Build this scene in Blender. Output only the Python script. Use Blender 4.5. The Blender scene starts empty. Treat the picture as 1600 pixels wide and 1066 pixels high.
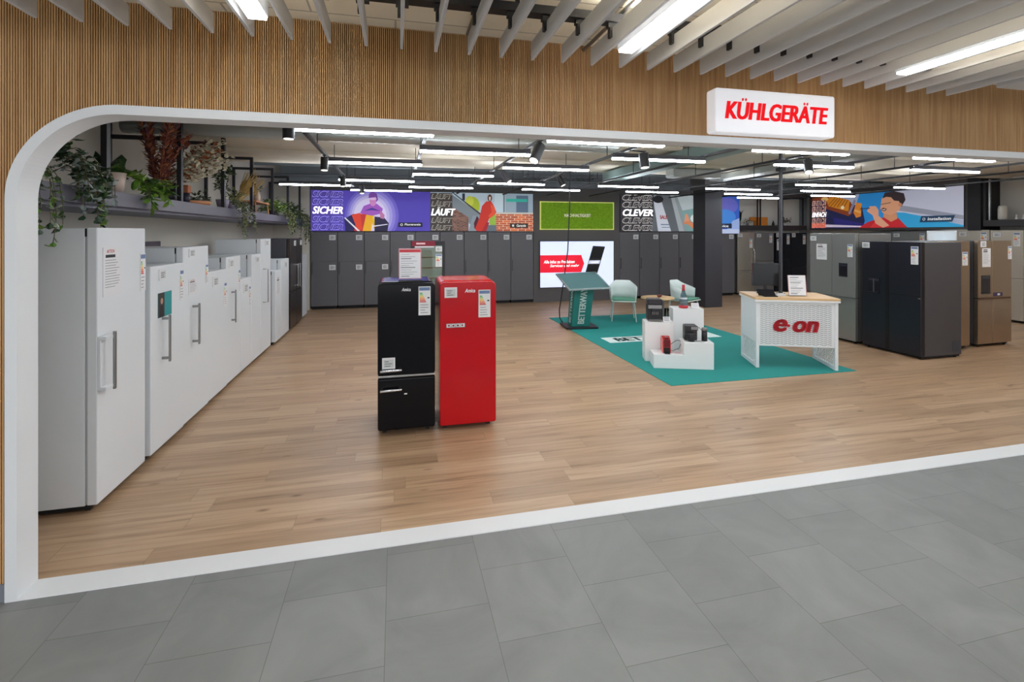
import bpy, math, random
from mathutils import Vector, Matrix
R = math.radians
C = bpy.context.scene.collection
SC = bpy.context.scene

# ------------------------------------------------------------------ camera
cd = bpy.data.cameras.new('camera'); cam = bpy.data.objects.new('camera', cd); C.objects.link(cam)
cd.sensor_width = 36.0; cd.lens = 36.0*762/1600; cd.shift_y = -(533-364)/1600.0
cd.clip_start = 0.05; cd.clip_end = 100
YAW = math.atan(182/762.0)
cam.location = (0, 0, 1.85); cam.rotation_euler = (R(90), 0, -YAW)
SC.camera = cam

# ------------------------------------------------------------------ world and exposure
w = bpy.data.worlds.new('mall_light'); SC.world = w; w.use_nodes = True
bg = w.node_tree.nodes['Background']; bg.inputs[0].default_value = (0.93, 0.96, 1.0, 1); bg.inputs[1].default_value = 1.45
SC.view_settings.view_transform = 'Standard'; SC.view_settings.look = 'None'
SC.view_settings.gamma = 1.0; SC.view_settings.exposure = 0.2
SC.view_settings.use_curve_mapping = False
LAMP = 38.0      # glow of the shop's linear lamps
MALL = 17.0      # glow of the lamps between the baffles

# ------------------------------------------------------------------ materials
def lin(c):
    return tuple(((v/255)/12.92 if v/255 <= 0.04045 else ((v/255+0.055)/1.055)**2.4) for v in c)
def hx(s): return (int(s[0:2],16), int(s[2:4],16), int(s[4:6],16))
_m = {}
def mat(name, rgb, rough=0.5, metal=0.0, spec=0.5, emit=0.0, noise=0.0, nscale=8.0, bump=0.0, coat=0.0, trans=0.0, ior=1.45, stretch=None):
    if name in _m: return _m[name]
    if isinstance(rgb, str): rgb = hx(rgb)
    m = bpy.data.materials.new(name); m.use_nodes = True; _m[name] = m
    nt = m.node_tree; b = nt.nodes['Principled BSDF']
    c = lin(rgb)
    b.inputs['Base Color'].default_value = (*c, 1)
    b.inputs['Roughness'].default_value = rough; b.inputs['Metallic'].default_value = metal
    b.inputs['IOR'].default_value = ior; b.inputs['Specular IOR Level'].default_value = spec
    if coat: b.inputs['Coat Weight'].default_value = coat; b.inputs['Coat Roughness'].default_value = 0.05
    if trans: b.inputs['Transmission Weight'].default_value = trans
    if emit:
        b.inputs['Emission Color'].default_value = (*c, 1); b.inputs['Emission Strength'].default_value = emit
    if noise or bump:
        tc = nt.nodes.new('ShaderNodeTexCoord'); n = nt.nodes.new('ShaderNodeTexNoise')
        n.inputs['Scale'].default_value = nscale; n.inputs['Detail'].default_value = 4
        if stretch:
            mp = nt.nodes.new('ShaderNodeMapping'); mp.inputs['Scale'].default_value = stretch
            nt.links.new(tc.outputs['Object'], mp.inputs[0]); nt.links.new(mp.outputs[0], n.inputs['Vector'])
        else: nt.links.new(tc.outputs['Object'], n.inputs['Vector'])
        if noise:
            mx = nt.nodes.new('ShaderNodeMix'); mx.data_type = 'RGBA'
            mx.inputs[6].default_value = (*[v*(1-noise) for v in c], 1); mx.inputs[7].default_value = (*[min(1, v*(1+noise)) for v in c], 1)
            nt.links.new(n.outputs['Fac'], mx.inputs[0]); nt.links.new(mx.outputs[2], b.inputs['Base Color'])
        if bump:
            bp = nt.nodes.new('ShaderNodeBump'); bp.inputs['Strength'].default_value = bump; bp.inputs['Distance'].default_value = 0.01
            nt.links.new(n.outputs['Fac'], bp.inputs['Height']); nt.links.new(bp.outputs[0], b.inputs['Normal'])
    return m
def ink(s, emit=0.0, rough=0.6):            # a flat print colour
    return mat('print_%s_%d' % (s, int(emit*100)), s, rough, emit=emit)

WHITE = mat('white_enamel', (222,226,230), 0.32, noise=0.01)
WHITEM = mat('white_matt_frame', (226,228,230), 0.5, noise=0.012, nscale=3)
BLACKM = mat('black_metal', (34,34,38), 0.5, noise=0.05)
DARKM = mat('dark_grey_metal', (60,60,66), 0.45, noise=0.04)
SHELF = mat('shelf_grey_lacquer', (106,104,116), 0.5, noise=0.03)
GASK = mat('dark_gap_rubber', (22,22,24), 0.7)
CHROME = mat('chrome', (205,205,208), 0.16, 1.0)
STEELH = mat('brushed_handle_steel', (150,150,150), 0.35, 0.9)
PAPER = mat('white_paper', (226,226,228), 0.6)
ANTH = mat('anthracite_front', (98,97,101), 0.42, noise=0.03, nscale=2)
WALLG = mat('warm_grey_plaster', (204,199,189), 0.85, noise=0.02, nscale=3, bump=0.05)
WALLD = mat('dark_grey_panel', (90,87,88), 0.6, noise=0.03)
GLASSC = mat('clear_glass', (225,235,235), 0.03, trans=1.0)
WOODT = mat('light_oak_top', (214,178,132), 0.45, noise=0.12, nscale=6, stretch=(1,12,12))

def wood_floor():
    m = bpy.data.materials.new('oak_plank_floor'); m.use_nodes = True; nt = m.node_tree; b = nt.nodes['Principled BSDF']
    N = nt.nodes.new; L = nt.links.new
    def mth(op, a, b_=None):
        n = N('ShaderNodeMath'); n.operation = op
        for i, v in enumerate((a, b_)):
            if v is None: continue
            if isinstance(v, (int, float)): n.inputs[i].default_value = v
            else: L(v, n.inputs[i])
        return n.outputs[0]
    tc = N('ShaderNodeTexCoord'); sp = N('ShaderNodeSeparateXYZ'); L(tc.outputs['Object'], sp.inputs[0])
    RH, BW = 0.172, 1.28
    row = mth('FLOOR', mth('DIVIDE', sp.outputs[1], RH))
    wn = N('ShaderNodeTexWhiteNoise'); wn.noise_dimensions = '1D'; L(row, wn.inputs['W'])
    xs = mth('ADD', sp.outputs[0], mth('MULTIPLY', wn.outputs['Value'], BW*3))
    cell = mth('FLOOR', mth('DIVIDE', xs, BW))
    cb = N('ShaderNodeCombineXYZ'); L(cell, cb.inputs[0]); L(row, cb.inputs[1])
    wn2 = N('ShaderNodeTexWhiteNoise'); wn2.noise_dimensions = '2D'; L(cb.outputs[0], wn2.inputs['Vector'])
    cv = N('ShaderNodeCombineXYZ'); L(xs, cv.inputs[0]); L(sp.outputs[1], cv.inputs[1])
    br = N('ShaderNodeTexBrick'); br.offset = 0.0
    for k, v in (('Scale',1.0),('Mortar Size',0.0011),('Mortar Smooth',0.1),('Bias',0.0),('Brick Width',BW),('Row Height',RH)): br.inputs[k].default_value = v
    L(cv.outputs[0], br.inputs['Vector'])
    base = N('ShaderNodeValToRGB'); e = base.color_ramp.elements
    e[0].color = (*lin((163,134,106)),1); e[1].color = (*lin((184,155,125)),1)
    e2 = e.new(.5); e2.color = (*lin((174,143,112)),1)
    L(wn2.outputs['Value'], base.inputs[0])
    # grain, shifted from plank to plank
    gx = mth('MULTIPLY', xs, 0.55); gy = mth('MULTIPLY', sp.outputs[1], 11.0)
    gv = N('ShaderNodeCombineXYZ'); L(gx, gv.inputs[0]); L(gy, gv.inputs[1]); L(mth('MULTIPLY', wn2.outputs['Value'], 40), gv.inputs[2])
    n = N('ShaderNodeTexNoise'); n.inputs['Scale'].default_value = 2.2; n.inputs['Detail'].default_value = 7; n.inputs['Roughness'].default_value = 0.6; n.inputs['Distortion'].default_value = 0.5
    L(gv.outputs[0], n.inputs['Vector'])
    cr = N('ShaderNodeValToRGB'); q = cr.color_ramp.elements; q[0].position = 0.30; q[0].color = (0.60,0.54,0.49,1); q[1].position = 0.60; q[1].color = (1.06,1.06,1.06,1)
    q3 = q.new(.45); q3.color = (0.92,0.90,0.88,1)
    L(n.outputs['Fac'], cr.inputs[0])
    # knots
    kv = N('ShaderNodeCombineXYZ'); L(mth('MULTIPLY', xs, 1.6), kv.inputs[0]); L(mth('MULTIPLY', sp.outputs[1], 4.2), kv.inputs[1])
    vo = N('ShaderNodeTexVoronoi'); vo.inputs['Scale'].default_value = 1.0; L(kv.outputs[0], vo.inputs['Vector'])
    kr = N('ShaderNodeValToRGB'); z = kr.color_ramp.elements; z[0].position = 0.02; z[0].color = (0.45,0.38,0.32,1); z[1].position = 0.09; z[1].color = (1,1,1,1); L(vo.outputs['Distance'], kr.inputs[0])
    def mul(a, c):
        mu = N('ShaderNodeMix'); mu.data_type = 'RGBA'; mu.blend_type = 'MULTIPLY'; mu.inputs[0].default_value = 1.0; L(a, mu.inputs[6]); L(c, mu.inputs[7]); return mu.outputs[2]
    col = mul(mul(base.outputs[0], cr.outputs[0]), kr.outputs[0])
    mx = N('ShaderNodeMix'); mx.data_type = 'RGBA'; L(br.outputs['Fac'], mx.inputs[0]); L(col, mx.inputs[6]); mx.inputs[7].default_value = (*lin((120,96,72)),1)
    L(mx.outputs[2], b.inputs['Base Color'])
    b.inputs['Roughness'].default_value = 0.38
    bp = N('ShaderNodeBump'); bp.inputs['Strength'].default_value = 0.06; bp.inputs['Distance'].default_value = 0.004; L(n.outputs['Fac'], bp.inputs['Height']); L(bp.outputs[0], b.inputs['Normal'])
    return m
def tile_floor():
    m = bpy.data.materials.new('grey_stone_tiles'); m.use_nodes = True; nt = m.node_tree; b = nt.nodes['Principled BSDF']
    N = nt.nodes.new; L = nt.links.new
    tc = N('ShaderNodeTexCoord'); mp = N('ShaderNodeMapping'); mp.inputs['Rotation'].default_value = (0,0,R(-90)); mp.inputs['Location'].default_value = (TILE_OX, TILE_OY, 0)
    L(tc.outputs['Object'], mp.inputs[0])
    br = N('ShaderNodeTexBrick'); br.offset = 0.5
    for k, v in (('Scale',1.0),('Mortar Size',0.0016),('Mortar Smooth',0.0),('Bias',0.0),('Brick Width',0.49),('Row Height',0.5)): br.inputs[k].default_value = v
    br.inputs['Color1'].default_value = (*lin((128,130,130)),1); br.inputs['Color2'].default_value = (*lin((120,122,122)),1); br.inputs['Mortar'].default_value = (*lin((98,98,98)),1)
    L(mp.outputs[0], br.inputs['Vector'])
    n = N('ShaderNodeTexNoise'); n.inputs['Scale'].default_value = 1.7; n.inputs['Detail'].default_value = 8; n.inputs['Roughness'].default_value = 0.6; n.inputs['Distortion'].default_value = 1.2
    L(tc.outputs['Object'], n.inputs['Vector'])
    cr = N('ShaderNodeValToRGB'); cr.color_ramp.elements[0].color = (0.86,0.86,0.86,1); cr.color_ramp.elements[1].color = (1.12,1.12,1.12,1)
    cr.color_ramp.elements[0].position = 0.3; cr.color_ramp.elements[1].position = 0.7; L(n.outputs['Fac'], cr.inputs[0])
    mu = N('ShaderNodeMix'); mu.data_type = 'RGBA'; mu.blend_type = 'MULTIPLY'; mu.inputs[0].default_value = 1.0
    L(br.outputs['Color'], mu.inputs[6]); L(cr.outputs[0], mu.inputs[7]); L(mu.outputs[2], b.inputs['Base Color'])
    b.inputs['Roughness'].default_value = 0.5
    return m
TILE_OX, TILE_OY = 0.053, -0.046
def slat_wood():
    m = bpy.data.materials.new('oak_slats'); m.use_nodes = True; nt = m.node_tree; b = nt.nodes['Principled BSDF']
    N = nt.nodes.new; L = nt.links.new
    tc = N('ShaderNodeTexCoord'); mp = N('ShaderNodeMapping'); mp.inputs['Scale'].default_value = (45,1,1.6); L(tc.outputs['Object'], mp.inputs[0])
    n = N('ShaderNodeTexNoise'); n.inputs['Scale'].default_value = 1.0; n.inputs['Detail'].default_value = 5; L(mp.outputs[0], n.inputs['Vector'])
    n2 = N('ShaderNodeTexNoise'); n2.inputs['Scale'].default_value = 1.1; n2.inputs['Detail'].default_value = 2; L(tc.outputs['Object'], n2.inputs['Vector'])
    cr = N('ShaderNodeValToRGB'); cr.color_ramp.elements[0].position = 0.3; cr.color_ramp.elements[0].color = (*lin((190,140,86)),1)
    cr.color_ramp.elements[1].position = 0.7; cr.color_ramp.elements[1].color = (*lin((232,188,132)),1); L(n.outputs['Fac'], cr.inputs[0])
    mu = N('ShaderNodeMix'); mu.data_type = 'RGBA'; mu.blend_type = 'MULTIPLY'; mu.inputs[0].default_value = 0.3
    L(cr.outputs[0], mu.inputs[6]); L(n2.outputs['Fac'], mu.inputs[7]); L(mu.outputs[2], b.inputs['Base Color']); b.inputs['Roughness'].default_value = 0.6
    return m
def ceil_mat(name, c1, c2, bw, rh, rot=0):
    m = bpy.data.materials.new(name); m.use_nodes = True; nt = m.node_tree; b = nt.nodes['Principled BSDF']
    N = nt.nodes.new; L = nt.links.new
    tc = N('ShaderNodeTexCoord'); mp = N('ShaderNodeMapping'); mp.inputs['Rotation'].default_value = (0,0,rot); L(tc.outputs['Object'], mp.inputs[0])
    br = N('ShaderNodeTexBrick')
    for k, v in (('Scale',1.0),('Mortar Size',0.006),('Brick Width',bw),('Row Height',rh)): br.inputs[k].default_value = v
    br.inputs['Color1'].default_value = (*lin(c1),1); br.inputs['Color2'].default_value = (*lin(c2),1); br.inputs['Mortar'].default_value = (*lin([v*0.8 for v in c2]),1)
    L(mp.outputs[0], br.inputs['Vector'])
    n = N('ShaderNodeTexNoise'); n.inputs['Scale'].default_value = 7; n.inputs['Detail'].default_value = 6; L(tc.outputs['Object'], n.inputs['Vector'])
    bp = N('ShaderNodeBump'); bp.inputs['Strength'].default_value = 0.5; bp.inputs['Distance'].default_value = 0.02; L(n.outputs['Fac'], bp.inputs['Height']); L(bp.outputs[0], b.inputs['Normal'])
    L(br.outputs['Color'], b.inputs['Base Color']); b.inputs['Roughness'].default_value = 0.9
    return m

# ------------------------------------------------------------------ mesh builder
_txt = {}
def text2d(s, shear=0.0, bold=0.0):
    k = (s, shear, bold)
    if k in _txt: return _txt[k]
    cu = bpy.data.curves.new('lettering_outline', 'FONT'); cu.body = s; cu.shear = shear; cu.offset = bold; cu.resolution_u = 3
    o = bpy.data.objects.new('lettering_outline', cu); C.objects.link(o)
    dg = bpy.context.evaluated_depsgraph_get(); me = bpy.data.meshes.new_from_object(o.evaluated_get(dg))
    vs = [(v.co.x, v.co.y) for v in me.vertices]; fs = [tuple(p.vertices) for p in me.polygons]
    bpy.data.objects.remove(o); bpy.data.curves.remove(cu); bpy.data.meshes.remove(me)
    x0 = min(v[0] for v in vs); x1 = max(v[0] for v in vs); y0 = min(v[1] for v in vs); y1 = max(v[1] for v in vs)
    vs = [((a-x0)/(x1-x0), (b-y0)/(y1-y0)) for a, b in vs]
    _txt[k] = (vs, fs); return _txt[k]

class MB:
    def __init__(s): s.v = []; s.f = []; s.mi = []; s.mats = []; s.sm = []
    def slot(s, m):
        if m not in s.mats: s.mats.append(m)
        return s.mats.index(m)
    def add(s, vs, fs, m, smooth=False):
        b = len(s.v); s.v += [tuple(v) for v in vs]; k = s.slot(m)
        for f in fs: s.f.append(tuple(i+b for i in f)); s.mi.append(k); s.sm.append(smooth)
        return s
    def box(s, x0, x1, y0, y1, z0, z1, m, M=None):
        vs = [(x,y,z) for x in (x0,x1) for y in (y0,y1) for z in (z0,z1)]
        if M is not None: vs = [tuple(M @ Vector(v)) for v in vs]
        fl_ = [(0,1,3,2),(4,6,7,5),(0,4,5,1),(2,3,7,6),(0,2,6,4),(1,5,7,3)]
        return s.add(vs, fl_, m)
    def tube(s, pts, r, m, seg=10, caps=True):
        pts = [Vector(p) for p in pts]; n = len(pts); rs = r if isinstance(r, (list,tuple)) else [r]*n
        vs = []; up = Vector((0,0,1))
        d0 = (pts[1]-pts[0]).normalized()
        a = d0.cross(up)
        if a.length < 1e-3: a = d0.cross(Vector((1,0,0)))
        a.normalize()
        for i, p in enumerate(pts):
            d = (pts[min(i+1,n-1)]-pts[max(i-1,0)]).normalized()
            a = (a - d*a.dot(d)).normalized(); b = d.cross(a)
            for k in range(seg):
                t = 2*math.pi*k/seg; vs.append(p + (a*math.cos(t)+b*math.sin(t))*rs[i])
        fs = [(i*seg+k, i*seg+(k+1)%seg, (i+1)*seg+(k+1)%seg, (i+1)*seg+k) for i in range(n-1) for k in range(seg)]
        s.add(vs, fs, m, True)
        if caps:
            s.add(vs[:seg], [tuple(reversed(range(seg)))], m); s.add(vs[-seg:], [tuple(range(seg))], m)
        return s
    def lathe(s, prof, m, seg=24, c=(0,0,0)):
        vs = [(c[0]+r*math.cos(2*math.pi*k/seg), c[1]+r*math.sin(2*math.pi*k/seg), c[2]+z) for r, z in prof for k in range(seg)]
        fs = [(i*seg+k, i*seg+(k+1)%seg, (i+1)*seg+(k+1)%seg, (i+1)*seg+k) for i in range(len(prof)-1) for k in range(seg)]
        if prof[0][0] > 1e-5: fs.append(tuple(reversed(range(seg))))
        if prof[-1][0] > 1e-5: fs.append(tuple((len(prof)-1)*seg+k for k in range(seg)))
        return s.add(vs, fs, m, True)
    def prism(s, poly, y0, y1, m):               # polygon in x-z pushed along y
        n = len(poly); vs = [(x,y0,z) for x,z in poly]+[(x,y1,z) for x,z in poly]
        fs = [tuple(range(n)), tuple(reversed(range(n,2*n)))]+[(i,(i+1)%n+0 if 0 else i+n,(i+1)%n+n,(i+1)%n) for i in range(n)]
        return s.add(vs, fs, m)
    def prismz(s, poly, z0, z1, m):              # polygon in x-y pushed up
        n = len(poly); vs = [(x,y,z0) for x,y in poly]+[(x,y,z1) for x,y in poly]
        fs = [tuple(reversed(range(n))), tuple(range(n,2*n))]+[(i,(i+1)%n,(i+1)%n+n,i+n) for i in range(n)]
        return s.add(vs, fs, m)
    def text(s, t, O, U, V, w_, h_, m, shear=0.0, bold=0.0, heavy=0.0):
        vs, fs = text2d(t, shear, min(bold, .02)); O = Vector(O); U = Vector(U); V = Vector(V)
        if bold > .025 and not heavy: heavy = w_/len(t)*.045
        for k in ((-1,0,1) if heavy else (0,)):                # strokes thickened by shifted copies
            sel = fs
            if heavy and any(q in t for q in 'ÄÖÜ'):           # keep the dots of the umlauts apart
                dots = [f for f in fs if all(vs[i][1] > .82 for i in f)]
                sel = [f for f in fs if f not in dots] + (dots if k == 0 else [])
            use = sorted({i for f in sel for i in f}); ix = {i: n for n, i in enumerate(use)}
            s.add([O+U*(heavy+vs[i][0]*(w_-2*heavy)+k*heavy)+V*(vs[i][1]*h_) for i in use], [tuple(ix[i] for i in f) for f in sel], m)
        return s
    def build(s, name, parent=None, bevel=0.0, seg=2, loc=None, solid=0.0):
        me = bpy.data.meshes.new(name); me.from_pydata(s.v, [], s.f)
        for m in s.mats: me.materials.append(m)
        me.polygons.foreach_set('material_index', s.mi); me.polygons.foreach_set('use_smooth', s.sm)
        me.update()
        o = bpy.data.objects.new(name, me); C.objects.link(o)
        if parent: o.parent = parent
        if loc: o.location = loc
        if solid:
            q = o.modifiers.new('thickness', 'SOLIDIFY'); q.thickness = solid; q.offset = 0
        if bevel:
            q = o.modifiers.new('bevel', 'BEVEL'); q.width = bevel; q.segments = seg; q.limit_method = 'ANGLE'; q.angle_limit = R(40)
            q.harden_normals = False
        return o

def tag(o, label, cat, group=None, kind=None):
    o['label'] = label; o['category'] = cat
    if group: o['group'] = group
    if kind: o['kind'] = kind
    return o
def thing(name, label, cat, loc=(0,0,0), rz=0, group=None):
    o = bpy.data.objects.new(name, None); C.objects.link(o); o.location = loc; o.rotation_euler = (0,0,rz); o.empty_display_size = 0.1
    return tag(o, label, cat, group)
def struct(mb, name, **k):
    o = mb.build(name, **k); o['kind'] = 'structure'; return o
def kids(o): return [c for c in bpy.data.objects if c.parent == o]
def dup(o, parent=None):
    c = o.copy(); C.objects.link(c)
    if parent: c.parent = parent
    for k in kids(o): dup(k, c)
    return c
ORD = ['first','second','third','fourth','fifth','sixth','seventh','eighth','ninth','tenth','eleventh','twelfth','thirteenth','fourteenth','fifteenth','sixteenth','seventeenth','eighteenth','nineteenth','twentieth']
def ordn(i):
    if i < 20: return ORD[i]
    t = ['twenty','thirty'][(i+1)//10-2]
    r = (i+1) % 10
    return (t+'-'+ORD[r-1]) if r else {20:'twentieth',30:'thirtieth'}[i+1]

# ================================================================== SETTING
ZC = 3.065
struct(MB().box(-8, 14, 3.04, 13.3, -0.12, 0, wood_floor()), 'floor')
struct(MB().box(-8, 14, -7, 3.04, -0.12, 0, tile_floor()), 'floor')
CEIL = ceil_mat('beige_painted_concrete', (250,242,222), (244,234,213), 0.9, 0.22, 0)
CEIL2 = mat('warm_grey_ceiling', (200,193,178), 0.9, noise=0.06, nscale=2, bump=0.15)
CEILD = mat('dark_grey_ceiling', (150,155,160), 0.9, noise=0.06, nscale=3)
struct(MB().box(-8, 14, -1.6, 3.0, ZC, ZC+0.15, CEIL), 'ceiling')
struct(MB().box(-3.1, 13.3, 3.0, 9.15, ZC, ZC+0.15, CEIL2), 'ceiling')
cb = MB(); cb.box(-3.1, 13.3, 9.15, 13.5, 3.55, 3.7, CEILD); cb.box(-3.1, 13.3, 9.15, 9.25, ZC+0.15, 3.55, CEILD)
struct(cb, 'ceiling')
# beams under the interior ceiling
for nm, (y0, y1, z0) in {'a': (6.15,6.25,3.02), 'b': (7.7,7.8,3.02)}.items():
    struct(MB().box(-2.8, 12.9, y0, y1, z0, ZC, CEIL2), 'trim_1')
# front wall: oak slats over a dark backing, cut by the rounded opening
AX, RAD, ZT = -1.90, 0.5, 2.52
def arch_z(x):                                       # height of the trim's outer edge above x
    if x < AX: return 0.09
    if x < AX+RAD: return ZT-RAD+math.sqrt(max(0, RAD*RAD-(AX+RAD-x)**2))
    return ZT
SLAT = slat_wood(); BACK = mat('slat_backing_felt', (66,42,24), 0.9)
fw = MB(); p = 0.0115; x = -6.0
while x < 6.6:
    zb = arch_z(x+p/2) - 0.004
    fw.box(x, x+p*0.58, 2.970, 2.985, zb, ZC, SLAT); x += p
k = -6.0
while k < AX+RAD:
    zb = arch_z(k+0.0125) - 0.012; fw.box(k, k+0.025, 2.985, 3.10, zb, ZC, BACK); k += 0.025
fw.box(k, 8.5, 2.985, 3.10, ZT-0.01, ZC, BACK); fw.box(6.6, 14, 2.972, 2.985, ZT, ZC, SLAT)
fw.box(8.5, 14, 2.972, 3.10, 0.09, ZC, SLAT)
struct(fw, 'wall_front')
struct(MB().box(-6, AX, 2.965, 3.1, 0, 0.09, mat('grey_plinth', (120,124,134), 0.5)), 'baseboard_front')
# white trim round the opening
path = [(AX, 0.0, 1, 0), (AX, ZT-RAD, 1, 0)]
out = [(AX, 0.0), (AX, ZT-RAD)]; inn = [(AX+0.05, 0.0), (AX+0.05, ZT-RAD)]
for i in range(1, 33):
    a = math.pi - i*math.pi/2/32
    out.append((AX+RAD+RAD*math.cos(a), ZT-RAD+RAD*math.sin(a))); inn.append((AX+RAD+(RAD-.05)*math.cos(a), ZT-RAD+(RAD-.05)*math.sin(a)))
out.append((8.5, ZT)); inn.append((8.45, ZT-0.05)); out.append((8.5, 0)); inn.append((8.45, 0))
tr = MB(); n = len(out); y0, y1 = 2.958, 3.11
vs = [(x,y0,z) for x,z in out]+[(x,y0,z) for x,z in inn]+[(x,y1,z) for x,z in inn]+[(x,y1,z) for x,z in out]
fs = []
for i in range(n-1):
    for q in range(4):
        a = q*n; b = ((q+1) % 4)*n; fs.append((a+i, a+i+1, b+i+1, b+i))
tr.add(vs, fs, WHITEM)
struct(tr, 'trim_2')
struct(MB().box(AX+0.05, 8.45, 2.958, 3.11, 0.0, 0.006, WHITEM), 'trim_3')
# shop walls
XW = -2.8
struct(MB().box(XW-0.15, XW, 3.1, 13.3, 0, 3.7, WALLG), 'wall_left')
struct(MB().box(XW-0.15, -1.97, 3.11, 3.2, 0, 3.06, WALLG).box(-1.97, -1.86, 3.11, 3.13, 2.5, 3.06, WALLG).box(-1.86, 8.6, 3.11, 3.13, 2.56, 3.06, WALLG), 'wall_front_inner')
bk = MB(); bk.box(XW, 13.3, 13.15, 13.3, 0, 3.7, mat('blue_grey_wall', (160,166,172), 0.8, noise=0.03))
struct(bk, 'wall_back')
# bulkheads and panels of the back wall
struct(MB().box(XW, -2.0, 12.45, 13.15, 0, 3.0, WALLG), 'trim_4')
struct(MB().box(-2.0, 9.9, 12.53, 13.15, 1.885, 3.06, WALLD).box(3.575, 6.055, 12.50, 13.15, 0.0, 3.06, WALLD), 'trim_5')
struct(MB().box(9.9, 12.45, 12.93, 13.15, 1.85, 2.93, mat('pale_grey_board', (226,226,220), 0.8)).box(9.9, 12.45, 12.6, 13.15, 2.93, 3.06, WALLD), 'trim_6')
struct(MB().box(12.42, 13.0, 8.2, 12.5, 1.93, 3.06, WALLD).box(12.38, 13.0, 7.95, 8.2, 1.9, 3.06, mat('black_post', (30,30,34), 0.5)), 'trim_7')
struct(MB().box(12.95, 13.1, 3.1, 13.15, 0, 3.7, mat('grey_board', (214,212,206), 0.8, noise=0.02)), 'wall_right')
# free-standing dark column
co = MB(); co.box(7.45, 7.93, 10.62, 11.12, 0, 3.55, mat('anthracite_column', (56,55,61), 0.55, noise=0.03)); co.box(7.40, 7.98, 10.56, 11.18, 2.93, 3.55, WALLD)
struct(co, 'wall_column')

# mall ceiling: baffles, rail, lamps
BAFF = mat('pale_grey_baffle', (200,200,200), 0.5, noise=0.02)
bx0 = -1.598-0.181*3
for i in range(34):
    b = MB().box(-0.008, 0.008, -4.2, 0, 0, 0.10, BAFF)
    o = b.build('ceiling_baffle', loc=(bx0+0.181*i, 2.67, 2.83), bevel=0.002)
    if i == 0: first_baffle = o
    tag(o, 'pale grey ceiling baffle, %s from the left in the photo' % ordn(i), 'ceiling baffle', 'baffles hanging over the walkway')
    MB().box(-0.03, 0.03, -0.30, -0.27, 0.10, 0.125, BLACKM).box(-0.022,-0.008,-0.30,-0.27,0.05,0.10,BLACKM).build('bracket', parent=o)
for y, l in ((2.39, 'nearer the slatted wall'), (0.6, 'nearer the camera')):
    cr_ = tag(MB().box(-3, 4.6, y-0.035, y+0.035, 2.957, 3.0, BLACKM).build('ceiling_rail'), 'black steel rail carrying the baffles, '+l, 'rail')
    for xx in (-1.0, 0.6, 2.2, 3.8): MB().box(xx-.01, xx+.01, y-.01, y+.01, 3.0, ZC, BLACKM).build('hanger', cr_)
tag(MB().box(3.97, 8.0, 2.30, 2.46, 2.835, 2.93, BAFF).build('ceiling_panel', bevel=0.004), 'pale grey panel crossing the walkway ceiling right of the baffles', 'ceiling panel')
tag(MB().tube([(0.42,2.9,3.04),(0.42,1.2,3.04)], 0.012, STEELH).tube([(1.18,2.95,3.03),(1.18,1.0,3.03)], 0.012, STEELH).build('conduit'), 'thin metal conduits under the beige walkway ceiling', 'conduit')
GLOWM = mat('lamp_diffuser_mall', (246,250,255), 0.4, emit=MALL)
UPM = mat('added_uplight_mall', (255,250,240), 0.4, emit=MALL*2.2)  # upward glow added on the baffle lamps to brighten the walkway ceiling
UP = mat('added_uplight', (244,249,255), 0.4, emit=LAMP*.8)  # glowing strip added on top of the shop lamps to lift the ceiling
GLOW = mat('lamp_diffuser', (241,248,255), 0.4, emit=LAMP)
for xx, ye, l in ((-0.61, 2.43, 'leftmost bright linear lamp between the ceiling baffles'), (1.205, 2.42, 'middle bright linear lamp between the ceiling baffles'), (3.02, 2.36, 'rightmost bright linear lamp between the ceiling baffles')):
    t = thing('linear_lamp', l, 'ceiling lamp', (xx, ye, 2.82), 0, 'lamps between the baffles')
    MB().box(-0.045, 0.045, -2.4, 0, 0.012, 0.09, WHITEM).build('housing', t, bevel=0.004)
    MB().box(-0.038, 0.038, -2.395, -0.005, 0, 0.012, GLOWM).build('diffuser', t)
    MB().box(-0.03, 0.03, -2.38, -0.02, 0.09, 0.094, UPM).build('added_uplight', t)

# interior lighting
ROWA = {4.36: [-.88,1.38,3.63,5.78,8.05,10.3], 6.3: [-.88,1.38], 8.35: [-.9,1.38,3.63,5.88,8.1], 10.3: [-.88,8.12]}  # last two of the nearest row are out of view, added to brighten the right
ROWB = {5.22: [.245,2.44,4.66,6.87,9.2], 7.3: [.245,6.97,9.2], 9.35: [-2.0,.245,2.44,4.68,7.05,9.35]}  # last lamp of the nearest row likewise out of view, added for the right alcove
rows = sorted([(y, xs) for y, xs in list(ROWA.items())+list(ROWB.items())])
proto = None
for ri, (y, xs) in enumerate(rows):
    for ci, xx in enumerate(xs):
        lab = 'suspended white linear lamp, %s row in from the entrance, %s from the left' % (ORD[ri], ORD[ci])
        if proto is None:
            t = proto = thing('linear_pendant_lamp', lab, 'ceiling lamp', (xx, y, 2.7), 0, 'suspended linear lamps of the shop')
            MB().box(0, 1.21, -0.032, 0.032, 0.022, 0.055, DARKM).box(0,1.21,-0.032,-0.026,0.055,0.074,DARKM).box(0,1.21,0.026,0.032,0.055,0.074,DARKM).box(0,.006,-0.026,0.026,0.055,0.074,DARKM).box(1.204,1.21,-0.026,0.026,0.055,0.074,DARKM).build('housing', t, bevel=0.003)
            MB().box(0.004, 1.206, -0.028, 0.028, 0, 0.022, GLOW).build('diffuser', t, bevel=0.004)
            MB().box(0.02, 1.19, -0.024, 0.024, 0.055, 0.058, UP).build('added_uplight', t)
        else:
            t = dup(proto); t.location = (xx, y, 2.7); t['label'] = lab
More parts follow.
